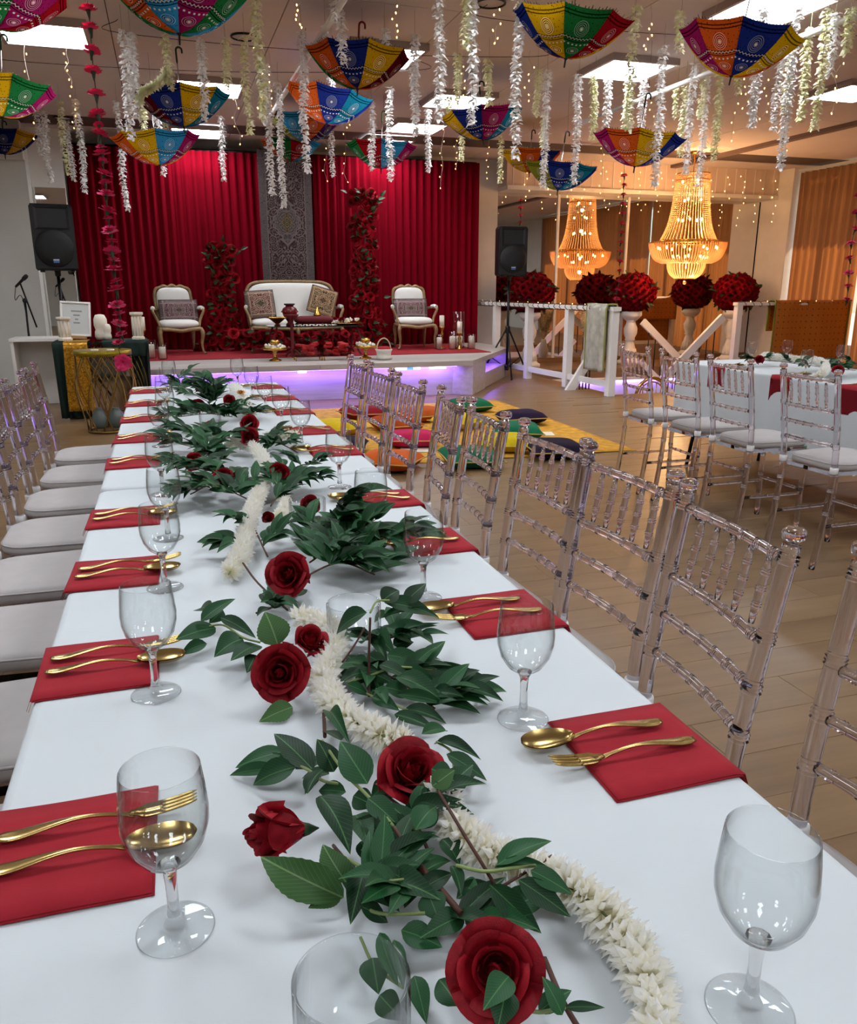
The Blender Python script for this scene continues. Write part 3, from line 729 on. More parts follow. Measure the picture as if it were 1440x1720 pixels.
for i, y in enumerate(SR):
    w_ = 'on the right of the long table'
    tag(O('paper_napkin', NK[(i + 1) % 3], None, None, (TX1 - .157, y, TZ + .0006), (0, 0, rd.uniform(-.03, .03))), '%s folded red napkin from the camera ' % ORD[i] + w_, 'napkin', 'red napkins on the long table')
    cutlery('spoon', TX1 - .03 - LC, y + .030, rd.uniform(-.03, .04), '%s gold spoon from the camera ' % ORD[i] + w_)
    cutlery('fork', TX1 - .016 - LC, y - .018, rd.uniform(-.03, .04), '%s gold fork from the camera ' % ORD[i] + w_)
# ------------------------------------------------------------------ roses
M_rose = P('red_rose_petal', '880818', .6, spec=.25, var=.3, vscale=4, rnd=.2, bump=.12, bscale=25, bdist=.01)
M_leaf = None
def leaf_mat(name, c1, c2, rib):
    m = bpy.data.materials.new(name); m.use_nodes = True; t = NT(m); b = t.n['Principled BSDF']; b.inputs['Roughness'].default_value = .5; b.inputs['Specular IOR Level'].default_value = .3
    sp = t.new('ShaderNodeSeparateXYZ'); t.link(t.coord('Object'), sp.inputs[0]); ax = t.math('ABSOLUTE', sp.outputs[0])
    oi = t.new('ShaderNodeObjectInfo'); col = t.mix(oi.outputs['Random'], lin(c1), lin(c2))
    vein = t.math('GREATER_THAN', t.math('SINE', t.math('MULTIPLY_ADD', ax, -90., t.math('MULTIPLY', sp.outputs[1], 75.))), .93)
    col = t.mix(t.math('MULTIPLY', vein, .25), col, lin(rib)); col = t.mix(t.math('MULTIPLY', t.math('LESS_THAN', ax, .012), .75), col, lin(rib))
    t.link(col, b.inputs['Base Color']); MATS[name] = m; return m
M_leaf = leaf_mat('willow_leaf', '0a2a14', '1b4f2a', '4a7a46')
M_rleaf = leaf_mat('rose_leaf', '2a4d22', '3c6330', '6f8d58')
M_stem = P('twig_stem', '4c2b20', .6, var=.2)
M_gstem = P('green_stem', '7f9058', .6, var=.2)
def leaf_mesh(wd, curve, fold, seed, serr=0.):
    n = 10 if not serr else 22; vs = []; fs = []
    for i in range(n + 1):
        v = i / n; h = wd * sin(PI * min(1, v ** .78)) ** .9 * (1 - .30 * v) * .66 + .004
        h *= 1 + (serr if i % 2 else -serr)
        if i == n: h = .001
        z = curve * (v * (1 - v) * 4) - .12 * v * v
        tw = .10 * sin(v * 3 + seed)
        for k, s in enumerate((-1, -.5, 0, .5, 1)):
            vs.append((s * h, v, z + abs(s) * h * fold + s * h * tw))
    for i in range(n):
        for k in range(4): a = i * 5 + k; fs.append((a, a + 1, a + 6, a + 5))
    return MB().add(vs, fs, True).mesh('leaf')
LEAF = [leaf_mesh(.5, .06, .25, 0), leaf_mesh(.5, .10, .4, 2), leaf_mesh(.5, .03, .15, 4)]
RLEAF = [leaf_mesh(.5, .08, .25, 1, .025)]
for q in LEAF: setmat(q, M_leaf)
for q in RLEAF: setmat(q, M_rleaf)
def basis(o, p, d, up, sx, sy, sz):
    y = d.normalized(); z = (up - y * up.dot(y)); z = z.normalized() if z.length > 1e-5 else y.orthogonal().normalized(); x = y.cross(z)
    M_ = Matrix(((x.x * sx, y.x * sy, z.x * sz, p.x), (x.y * sx, y.y * sy, z.y * sz, p.y), (x.z * sx, y.z * sy, z.z * sz, p.z), (0, 0, 0, 1)))
    if o is not None: o.matrix_local = M_
    return M_
def leaf(parent, a, b, w_, up=None, kind='w', name='leaf'):
    """leaf from point a to point b of width w_ (parent at the origin of a and b's frame)"""
    me = random.choice(LEAF) if kind == 'w' else RLEAF[0]
    o = O(name, me, None, parent); d = b - a; L_ = d.length; cd = (CP - a).normalized()
    w_ *= 1.2 if kind == 'w' else 1.0
    leaf.M = basis(o, a, d, up or (cd * .9 + Vector((random.uniform(-.6, .6), random.uniform(-.5, .3), 1))), w_ / .58, L_, max(L_, w_)); return o
def petal_mesh(r0, r1, h, ha, curl, wob=0., nu=8, nv=7, tip=.3):
    def fn(u, v):
        s = 2 * u - 1; hh = h * (1 - tip * abs(s) ** 2.4); k = v ** .6
        r = r0 * .25 + (r1 - r0 * .25) * k if r1 > r0 else r0 * (.3 + .7 * sin(PI * .5 * min(1, v * 1.25)))
        r = (.14 + (r0 - .14) * sin(PI / 2 * min(1, v * 1.3)) + (r1 - r0) * v * v)
        lip = max(0, v - .68) / .32; r += curl * lip ** 2; z = hh * v - curl * .75 * lip ** 2.4 + wob * s * s * v * .3 * sin(7 * s)
        a = s * ha * (.55 + .45 * sin(PI * .5 * min(1, v * 1.6)))
        return (r * cos(a), r * sin(a), z + .05)
    return MB().grid(fn, nu, nv)
PET = [petal_mesh(.20, .09, 1.10, 1.9, .03, .1, tip=.2), petal_mesh(.31, .20, 1.08, 1.3, .06, .15, tip=.22), petal_mesh(.44, .38, 1.02, 1.05, .12, .2, tip=.28), petal_mesh(.56, .60, .95, .85, .17, .25, tip=.40), petal_mesh(.68, .80, .84, .74, .22, .3, tip=.5)]
PET = [q.mesh('petal') for q in PET]
for q in PET: setmat(q, M_rose)
def heart_mesh():
    def fn(u, v):
        a = u * 6.2 * PI; r = (.02 + .19 * u) * (1 - .45 * v * v); h_ = 1.13 - .05 * u + .02 * sin(a * 1.7)
        return (r * cos(a), r * sin(a), .3 + (h_ - .3) * v)
    return MB().grid(fn, 56, 4).lathe([(.16, .8), (.11, .98), (.04, 1.06), (.001, 1.07)], 10, cap=False).mesh('heart')
HEART = heart_mesh(); setmat(HEART, M_rose)
SEP = MB().lathe([(.02, -.25), (.05, -.2), (.16, -.05), (.2, .06), (.14, .1)], 10).fix('calyx'); setmat(SEP, P('calyx_green', '24401f', .6))
LAY = ((0, 3, 0.), (1, 4, .3), (2, 5, .1), (3, 5, .6), (4, 5, .2))
def big_rose(c, axis, r, label, stretch=1., layers=5, seed=0):
    rd = random.Random(seed); e = tag(E('red_rose', c), label, 'rose', 'red roses on the long table'); align(e, axis); r *= .84; e.scale = (r, r, r * stretch)
    e.rotation_quaternion = e.rotation_quaternion @ Euler((0, 0, rd.uniform(0, 6))).to_quaternion()
    for li, n, ph in LAY[:layers]:
        for k in range(n):
            o = O('petal', PET[li], None, e, (0, 0, rd.uniform(-.03, .03)), (rd.uniform(-.1, .1), rd.uniform(-.1, .1), ph + 2 * PI * k / n + rd.uniform(-.12, .12)), (1, 1, rd.uniform(.92, 1.06)))
    O('heart', HEART, None, e); O('calyx', SEP, None, e); return e
def rpos(x, y, h): return onz(x, y, TZ + h)
def toward(p, up=.6, side=0.):
    d = (CP - p); d.z = 0; d.normalize(); return d + Vector((0, 0, up)) + CR * side
roses = [  # px, py, height of centre, radius, axis(up, side), stretch, layers, label
    (832, 1632, .042, .040, (1.1, -.1), 1., 5, 'open red rose nearest the camera, beside a glass candle cup'),
    (490, 1395, .034, .040, (.5, -2.2), 1.5, 4, 'red rosebud lying on its side with a large serrated leaf'),
    (690, 1300, .036, .043, (1.6, .5), 1., 5, 'red rose resting on the white garland, behind the rosebud'),
    (472, 1128, .045, .044, (.35, -.15), 1., 5, 'open red rose facing the camera with a spiral heart'),
    (520, 1082, .045, .036, (1.8, .6), 1.1, 4, 'red rose tucked behind the open spiral rose'),
    (486, 965, .036, .040, (.5, -.3), 1., 5, 'red rose framed by willow leaves beside the garland end'),
    (465, 797, .032, .040, (.5, .6), 1.1, 4, 'red rose right of the white garland, halfway along the table'),
    (376, 803, .030, .034, (.7, -.3), 1., 4, 'red rose left of the garland, halfway along the table'),
    (400, 802, .030, .028, (1., .3), 1.2, 3, 'small red rosebud beside the halfway rose'),
    (331, 778, .030, .036, (.6, -.8), 1.2, 4, 'red rose at the left edge of the middle leaves'),
    (418, 735, .030, .042, (.5, .2), 1., 4, 'lower of two red roses stacked past the curled garland'),
    (418, 713, .045, .042, (.5, .2), 1., 4, 'upper of two red roses stacked past the curled garland'),
    (353, 722, .030, .036, (.6, -.2), 1.1, 4, 'red rose beside the far candle cup'),
    (334, 683, .035, .040, (.5, -.3), 1., 4, 'red rose under the far leaf mound'),
    (338, 655, .085, .034, (.8, 0.), 1., 4, 'red rose on top of the far leaf mound'),
    (384, 674, .040, .036, (.7, .4), 1., 4, 'red rose right of the far leaf mound'),
    (446, 872, .022, .026, (.7, .4), 1.2, 3, 'small red rosebud half hidden under the garland'),
    (520, 850, .030, .030, (.7, .2), 1.1, 4, 'red bloom seen behind the third candle cup'),
    (560, 885, .030, .028, (.9, .4), 1.1, 3, 'red bloom buried in the dark willow leaves'),
]
RO = []
for i, (x, y, h, r, (u, s), stx, ly, lb) in enumerate(roses):
    h, r = (h + .028, r * 1.12) if i >= 5 else (h, r); p = rpos(x, y, h); ax = toward(p, u, s).normalized(); RO.append(big_rose(p - ax * r * .35, ax, r, lb, stx, ly, i))
# leaves that belong to roses: (rose index, base px, tip px, width px, heights)
def dpx(w_, p): return w_ * (p - CP).dot(CA) / FPX
def leaf_px(parent, a, b, wpx, ha, hb, kind='w', up=None):
    A = onz(a[0], a[1], TZ + ha); B = onz(b[0], b[1], TZ + hb)
    return leaf(parent, A, B, dpx(wpx, (A + B) / 2), up, kind)
Z7 = lambda x, y: (380 + x / 2.483, 1220 + y / 2.483)
Z4 = lambda x, y: (250 + x / 2.4, 900 + y / 2.4)
def spray(label, leaves, stems, group='willow leaf sprays on the long table'):
    A0 = stems[0][0]; e = tag(E('leaf_spray', (0, 0, 0)), label, 'foliage', group)
    for st_ in stems:
        pts = [onz(x, y, TZ + h) for x, y, h in st_[0]]
        O('stem', MB().tube(bez(pts, 6), st_[1], 6), M_gstem if st_[2] == 'g' else M_stem, e)
    for L_ in leaves:
        a, b, w_ = L_[:3]; ha, hb = L_[3] if len(L_) > 3 else (random.uniform(.02, .045), random.uniform(.012, .04))
        leaf_px(e, a, b, w_, ha, hb)
    return e
s7 = 1 / 2.483; s4 = 1 / 2.4
def z7(l): return [(Z7(*a), Z7(*b), w_ * s7) + tuple(r_) for a, b, w_, *r_ in l]
def z4(l): return [(Z4(*a), Z4(*b), w_ * s4) + tuple(r_) for a, b, w_, *r_ in l]
def zs(f, l, h): return [f(*p) + (hh,) for p, hh in zip(l, h)]
spray('green leaf spray reaching left above the red rosebud', z7([((240, 105), (30, 160), 80), ((220, 175), (0, 197), 45, (.02, .006)), ((290, 170), (100, 240), 90), ((365, 185), (195, 10), 95, (.03, .05)), ((290, 160), (60, 125), 60), ((405, 170), (320, 280), 55), ((290, 180), (400, 115), 80), ((430, 200), (300, 200), 60)]),
      [([Z7(470, 240) + (.03,), Z7(400, 225) + (.035,), Z7(330, 175) + (.035,), Z7(250, 155) + (.025,)], .0016, 'g')])
spray('green leaf spray in the middle between rosebud and lying rose', z7([((450, 190), (385, 50), 92, (.04, .07)), ((590, 240), (470, 50), 115, (.05, .075)), ((480, 60), (400, 0), 60), ((500, 275), (375, 262), 62), ((390, 290), (525, 512), 112, (.05, .03)), ((540, 370), (600, 490), 95), ((600, 395), (665, 500), 65), ((590, 300), (727, 412), 84, (.05, .04)), ((790, 432), (872, 325), 92, (.05, .055)), ((575, 600), (520, 815), 92, (.045, .03)), ((680, 585), (705, 772), 108, (.045, .02)), ((560, 750), (690, 815), 62), ((840, 690), (890, 812), 100), ((990, 790), (815, 870), 90), ((730, 850), (905, 915), 95, (.02, .012)), ((760, 660), (945, 540), 62), ((800, 690), (950, 605), 66), ((900, 470), (978, 572), 85, (.03, .02)), ((740, 345), (800, 370), 60), ((530, 290), (620, 330), 80), ((560, 480), (640, 600), 70, (.02, .015)), ((500, 560), (520, 700), 60, (.02, .015)), ((700, 300), (640, 240), 60, (.02, .02)), ((640, 860), (710, 1075), 62, (.03, .02)), ((700, 890), (745, 1085), 52, (.03, .02)), ((610, 965), (635, 1112), 104, (.02, .01)), ((640, 1120), (735, 1225), 92, (.015, .01)), ((785, 1040), (835, 1232), 76, (.02, .01))]),
      [([Z7(660, 460) + (.03,), Z7(740, 510) + (.035,), Z7(850, 630) + (.035,), Z7(980, 780) + (.03,)], .0028, 'b'), ([Z7(700, 420) + (.045,), Z7(750, 500) + (.04,), Z7(800, 600) + (.03,), Z7(850, 690) + (.03,)], .0016, 'b'), ([Z7(400, 60) + (.06,), Z7(500, 200) + (.05,), Z7(590, 290) + (.045,), Z7(700, 420) + (.04,)], .0017, 'g'), ([Z7(740, 520) + (.035,), Z7(600, 590) + (.035,), Z7(480, 540) + (.03,)], .0015, 'g'), ([Z7(830, 780) + (.03,), Z7(640, 780) + (.03,), Z7(560, 740) + (.03,)], .0015, 'g'), ([Z7(560, 880) + (.02,), Z7(620, 1000) + (.015,), Z7(740, 1090) + (.012,)], .0014, 'g')])
spray('leaf spray crossing the white garland at the lower right', z7([((1100, 660), (1322, 868), 86, (.05, .02)), ((1130, 580), (1362, 455), 84, (.055, .06)), ((1220, 640), (1445, 792), 80, (.05, .03)), ((1270, 600), (1450, 695), 70, (.055, .045)), ((1120, 590), (1345, 572), 38, (.05, .05)), ((960, 720), (1095, 640), 55), ((985, 650), (1045, 700), 72), ((1080, 760), (1060, 850), 60), ((940, 580), (985, 700), 50)]),
      [([Z7(885, 270) + (.06,), Z7(980, 430) + (.06,), Z7(1060, 560) + (.05,), Z7(1120, 660) + (.035,)], .0016, 'b'), ([Z7(960, 580) + (.045,), Z7(1080, 605) + (.05,), Z7(1200, 590) + (.055,), Z7(1290, 580) + (.05,)], .0016, 'g'), ([Z7(1140, 675) + (.03,), Z7(1360, 540) + (.03,)], .0014, 'b')])
spray('short leaf sprig at the foot of the nearest rose', [((945, 1705), (915, 1640), 30, (.03, .05)), ((855, 1640), (815, 1690), 40, (.055, .06)), ((850, 1660), (838, 1725), 44, (.05, .045)), ((905, 1700), (960, 1660), 30), ((950, 1692), (1018, 1690), 14, (.03, .03)), ((770, 1690), (735, 1640), 40, (.02, .02)), ((870, 1700), (800, 1720), 40)],
      [([(915, 1610, .02), (945, 1680, .025), (980, 1740, .02)], .0022, 'b'), ([(870, 1690, .03), (905, 1700, .03), (950, 1692, .03)], .0014, 'g')])
spray('leaf spray reaching left beside the open spiral rose', z4([((270, 370), (112, 405), 82), ((235, 435), (122, 478), 48, (.02, .008)), ((380, 415), (262, 480), 96), ((210, 345), (347, 243), 55, (.045, .07)), ((245, 300), (188, 278), 62), ((290, 330), (432, 402), 52), ((440, 440), (338, 482), 74), ((300, 300), (245, 350), 50), ((430, 480), (400, 540), 60, (.02, .02))]),
      [([Z4(450, 430) + (.03,), Z4(380, 410) + (.035,), Z4(300, 360) + (.035,), Z4(220, 370) + (.03,)], .0016, 'g'), ([Z4(340, 450) + (.02,), Z4(440, 500) + (.02,)], .0016, 'b')])
spray('long willow leaf spray reaching right toward the second glass', z4([((880, 310), (738, 388), 78, (.10, .06)), ((940, 265), (1012, 215), 68, (.1, .11)), ((1030, 272), (1122, 183), 56, (.09, .11)), ((950, 270), (1192, 312), 62, (.1, .06)), ((940, 330), (1192, 300), 40, (.08, .05)), ((910, 350), (1000, 335), 42), ((900, 380), (992, 472), 58), ((960, 370), (1065, 425), 74), ((960, 480), (1135, 512), 64), ((1100, 530), (1388, 562), 42, (.03, .012)), ((1080, 560), (1272, 612), 62), ((1000, 570), (1182, 652), 74), ((1190, 570), (1348, 606), 32, (.02, .01)), ((1000, 640), (1198, 672), 44), ((1030, 700), (1202, 746), 48, (.02, .012)), ((990, 720), (1158, 772), 54, (.02, .012)), ((870, 540), (990, 590), 54), ((960, 680), (900, 600), 40), ((800, 600), (900, 640), 40), ((900, 650), (1010, 700), 50), ((880, 480), (980, 540), 54), ((820, 560), (930, 540), 40), ((930, 520), (1060, 570), 50), ((950, 610), (1080, 640), 60), ((1020, 540), (1160, 590), 50), ((900, 420), (960, 500), 50), ((985, 440), (1070, 420), 60), ((840, 520), (800, 480), 40)]),
      [([Z4(888, 650) + (.01,), Z4(888, 480) + (.06,), Z4(893, 330) + (.11,)], .0016, 'b'), ([Z4(780, 510) + (.045,), Z4(830, 440) + (.06,), Z4(870, 370) + (.075,)], .0013, 'b'), ([Z4(893, 310) + (.11,), Z4(920, 265) + (.11,), Z4(970, 260) + (.105,)], .0014, 'g'), ([Z4(800, 590) + (.03,), Z4(900, 560) + (.035,), Z4(1000, 530) + (.04,), Z4(1160, 540) + (.03,)], .0016, 'g'), ([Z4(840, 620) + (.02,), Z4(960, 670) + (.025,), Z4(1060, 710) + (.02,)], .0015, 'g')])
spray('leaf tuft under and around the lying red rose', z4([((730, 708), (800, 812), 54, (.04, .05)), ((1150, 840), (1335, 882), 52), ((1200, 880), (1372, 976), 62), ((1230, 1000), (1332, 895), 72, (.03, .02)), ((1100, 800), (1218, 770), 54), ((1220, 990), (1330, 980), 36, (.02, .01)), ((1140, 940), (1235, 985), 80, (.07, .06)), ((640, 1040), (700, 930), 56, (.04, .05)), ((1050, 1030), (1100, 1100), 60, (.02, .02)), ((960, 1000), (900, 1050), 60), ((1160, 1090), (1080, 1180), 92, (.05, .03))]),
      [([Z4(1160, 830) + (.03,), Z4(1220, 870) + (.03,), Z4(1230, 940) + (.03,)], .0014, 'g'), ([Z4(705, 700) + (.02,), Z4(710, 810) + (.02,)], .0022, 'b'), ([Z4(380, 110) + (.03,), Z4(440, 190) + (.03,), Z4(560, 300) + (.02,)], .0018, 'b')])
# rose leaves
for a, b, w_, hs, k in ((Z7(490, 715), Z7(180, 505), 165 * s7, (.02, .05), 1), (Z7(500, 650), Z7(418, 485), 120 * s7, (.02, .045), 1), (Z4(520, 440), Z4(470, 302), 132 * s4, (.05, .09), 3), (Z4(580, 690), Z4(446, 745), 85 * s4, (.012, .006), 3), (Z7(860, 250), Z7(955, 180), 85 * s7, (.06, .07), 2), (Z7(480, 705), Z7(345, 765), 66 * s7, (.012, .008), 1)):
    A = onz(a[0], a[1], TZ + hs[0]); B = onz(b[0], b[1], TZ + hs[1]); r_ = RO[k]
    o = leaf(None, A, B, dpx(w_, (A + B) / 2), Vector((0, -.8, .8)), 'r', 'rose_leaf'); mw_ = leaf.M
    q = r_.rotation_quaternion; Mr = Matrix.Translation(r_.location) @ q.to_matrix().to_4x4() @ Matrix.Diagonal((*r_.scale, 1))
    o.parent = r_; o.matrix_local = Mr.inverted() @ mw_
# farther sprays: generated along stems
def auto_spray(label, path, n, L_, spread=.05, seed=0, hz_=(.015, .06), group='willow leaf sprays on the long table', zt=TZ):
    rd = random.Random(seed); pts = [onz(x, y, zt + h) for x, y, h in path]; c = bez(pts, 8)
    e = tag(E('leaf_spray'), label, 'foliage', group)
    O('stem', MB().tube(c, .0018, 5), M_stem, e)
    for b in range(max(2, n // 7)):
        i = rd.randrange(1, len(c) - 1); t_ = (c[i + 1] - c[i - 1]).normalized(); sd = t_.cross(Vector((0, 0, 1))).normalized() * rd.choice((-1, 1))
        d = (t_ * rd.uniform(-.2, .9) + sd * rd.uniform(.5, 1.) + Vector((0, 0, rd.uniform(.0, .35)))).normalized(); p0 = c[i]; p1 = p0 + d * rd.uniform(.6, 1.3) * spread + Vector((0, 0, .005))
        p1.z = max(zt + .008, p1.z)
        O('twig', MB().tube([p0, (p0 + p1) / 2 + Vector((0, 0, .006)), p1], .0011, 5), M_gstem, e)
        for k_ in range(8):
            f = k_ / 7; q = p0.lerp(p1, f); s_ = (-1) ** k_; sd2 = d.cross(Vector((0, 0, 1))).normalized()
            dd = (d * rd.uniform(.5, 1.1) + sd2 * s_ * rd.uniform(.4, 1.) * (1 - .5 * f) + Vector((0, 0, rd.uniform(-.15, .55)))).normalized()
            l_ = L_ * rd.uniform(.7, 1.15); tip = q + dd * l_; tip.z = max(zt + .005, tip.z)
            leaf(e, q, tip, l_ * rd.uniform(.27, .40), Vector((rd.uniform(-.4, .4), rd.uniform(-.6, .1), 1)))
    return e
AS = [
 ('low leaves filling the gap under the lying red rose', [(640, 1330, .01), (690, 1370, .025), (720, 1430, .02)], 21, .05, .035),
 ('low leaves beside the brown twig, above the nearest rose', [(660, 1440, .01), (720, 1500, .02), (770, 1560, .015)], 28, .05, .04),
 ('low leaves behind the serrated rose leaf', [(560, 1420, .01), (600, 1470, .025), (640, 1530, .015)], 21, .05, .035),
 ('low leaves under the long willow spray', [(620, 1120, .01), (680, 1150, .02), (730, 1190, .012)], 35, .055, .04),
 ('low leaves around the second candle cup', [(620, 1080, .01), (660, 1070, .03), (690, 1060, .03)], 21, .05, .035),
 ('low leaves between twig and spiral rose', [(430, 1030, .01), (470, 1015, .025), (500, 1000, .02)], 21, .05, .035),
 ('dark willow leaf mass right of the fourth glass candle cup row', [(520, 945, .03), (580, 905, .05), (640, 895, .04), (675, 895, .03)], 56, .060, .06),
 ('willow leaves over the right rose, near the third glass', [(500, 975, .03), (570, 945, .04), (630, 965, .02)], 42, .058, .055),
 ('tall willow leaf tuft with one pointed leaf', [(520, 900, .03), (560, 870, .06), (575, 840, .09)], 28, .062, .045),
 ('leaves left of the garland end', [(450, 935, .02), (420, 880, .04), (395, 915, .03)], 21, .05, .04),
 ('leaves along the garland, right of the halfway rose', [(455, 850, .03), (480, 810, .04), (510, 805, .03)], 35, .052, .05),
 ('leaf trail reaching right behind the halfway rose', [(470, 825, .02), (500, 785, .04), (520, 780, .03)], 21, .05, .04),
 ('broad leaf mound left of the halfway garland', [(420, 840, .03), (360, 815, .05), (320, 830, .02)], 49, .055, .06),
 ('leaf mound around the small rosebud', [(400, 800, .03), (350, 790, .06), (310, 780, .03)], 42, .055, .055),
 ('leaves above the left middle rose', [(380, 770, .03), (340, 755, .06), (300, 745, .03)], 42, .055, .055),
 ('leaves behind the two stacked roses', [(440, 740, .03), (470, 745, .03), (500, 760, .01)], 28, .055, .045),
 ('leaves left of the two stacked roses', [(400, 735, .04), (360, 735, .06), (310, 725, .03)], 42, .055, .055),
 ('leaf mound beneath the far roses', [(390, 700, .04), (350, 695, .08), (300, 700, .03)], 49, .06, .06),
 ('tall leaf tuft at the far end', [(350, 690, .05), (355, 660, .12), (362, 635, .16)], 42, .062, .05),
 ('far leaves reaching left with a raised sprig', [(350, 675, .05), (315, 655, .09), (295, 635, .12)], 28, .06, .05),
 ('far leaves beside the white chrysanthemums', [(380, 680, .04), (410, 695, .03), (440, 690, .02)], 28, .055, .05),
 ('last leaves at the table end', [(370, 655, .04), (350, 645, .05), (330, 650, .04)], 28, .06, .05),
]
for i, (lb, path, n, L_, sp_) in enumerate(AS): auto_spray(lb, path, n // 2 if i < 3 else n if i < 6 else int(n * 1.6), L_ * (1. if i < 6 else 1.08), sp_ * 1.12, 40 + i)
# ------------------------------------------------------------------ white chrysanthemum garlands
def mum_mat():
    m = bpy.data.materials.new('white_chrysanthemum'); m.use_nodes = True; t = NT(m); b = t.n['Principled BSDF']; b.inputs['Roughness'].default_value = .7
    ln = t.new('ShaderNodeVectorMath', operation='LENGTH'); t.link(t.coord('Object'), ln.inputs[0])
    t.n.remove(b); d_ = t.new('ShaderNodeBsdfDiffuse'); r_ = t.new('ShaderNodeBsdfTranslucent'); mx = t.new('ShaderNodeMixShader'); mx.inputs[0].default_value = .38
    c = t.ramp(ln.outputs['Value'], [(.004, lin('f0e8c4')), (.014, lin('fcf9ec')), (.024, lin('ffffff'))]); t.link(c, d_.inputs[0]); t.link(c, r_.inputs[0]); t.link(d_.outputs[0], mx.inputs[1]); t.link(r_.outputs[0], mx.inputs[2]); t.link(mx.outputs[0], t.n['Material Output'].inputs[0])
    MATS['mum'] = m; return m
M_mum = mum_mat()
def mum_mesh(seed, n=34, r=.0235):
    rd = random.Random(seed); vs = []; fs = []
    for k in range(n):
        a = 2 * PI * k / n * 1.0 + rd.uniform(-.12, .12); tilt = rd.uniform(-.25, .75); L_ = r * rd.uniform(.78, 1.12); w_ = rd.uniform(.0032, .0048)
        d = Vector((cos(a) * cos(tilt), sin(a) * cos(tilt), sin(tilt))); t_ = Vector((-sin(a), cos(a), 0)); nn_ = d.cross(t_)
        o = len(vs); c = d * L_ * .62
        vs += [d * .002, c + t_ * w_, c - t_ * w_, d * L_ - nn_ * .003 * rd.uniform(-1, 1), c + nn_ * .0022]
        fs += [(o, o + 1, o + 4), (o, o + 4, o + 2), (o + 1, o + 3, o + 4), (o + 4, o + 3, o + 2)]
    return MB().add(vs, fs, False).mesh('blossom')
MUM = [mum_mesh(i) for i in range(4)]
for q in MUM: setmat(q, M_mum)
def mum_garland(label, path, step=.0085, zt=TZ, sc=1., cat='garland'):
    rd = random.Random(len(path) * 7); c = bez([onz(x, y, zt + h) for x, y, h in path], 24)
    e = tag(E('flower_garland'), label, cat, 'white chrysanthemum garlands')
    O('string', MB().tube(c[::4], .0012, 5), M_gstem, e); acc = 0; last = c[0]
    for a, b in zip(c, c[1:]):
        acc += (b - a).length
        if acc >= step:
            acc = 0; o = O('blossom', rd.choice(MUM), None, e, b); align(o, (b - a)); o.rotation_quaternion = o.rotation_quaternion @ Euler((rd.uniform(-.2, .2), rd.uniform(-.2, .2), rd.uniform(0, 6))).to_quaternion(); s_ = sc * rd.uniform(.9, 1.08); o.scale = (s_, s_, s_)
    return e
mum_garland('white chrysanthemum garland running off the near edge of the picture', [(738, 1325, .03), (765, 1390, .028), (830, 1440, .026), (930, 1475, .025), (1010, 1530, .025), (1065, 1600, .025), (1095, 1670, .025), (1110, 1760, .025)])
mum_garland('white chrysanthemum garland curling past the open spiral rose', [(492, 1038, .03), (535, 1045, .035), (565, 1070, .035), (555, 1110, .032), (545, 1150, .028), (575, 1195, .026), (625, 1228, .026), (680, 1250, .026)])
mum_garland('white chrysanthemum garland with a loose end pointing at the camera', [(384, 965, .022), (405, 930, .03), (415, 890, .035), (424, 855, .04), (440, 820, .04), (446, 795, .04), (440, 768, .035), (420, 748, .035), (385, 745, .03)])
mum_garland('short white chrysanthemum garland lying across the table', [(445, 733, .03), (470, 731, .028), (498, 732, .022)])
mum_garland('white chrysanthemum garland hidden among the willow leaves', [(468, 868, .03), (480, 850, .03), (476, 835, .02)], sc=.8)
mum_garland('farthest white chrysanthemum garland on the long table', [(392, 650, .06), (405, 662, .055), (412, 680, .035), (420, 692, .025)], sc=1.25)
o = E('marigold_bloom', rpos(405, 660, .075)); tag(o, 'single orange marigold on the farthest white garland', 'flower')
mg = mum_mesh(9, 40, .02); m_ = P('marigold', 'd08a10', .7); mg.materials.clear(); setmat(mg, m_)
O('petals', mg, None, o); O('heart', MB().sphere((0, 0, .003), .009, 8, 6), P('marigold_heart', '6b3a08', .8), o)
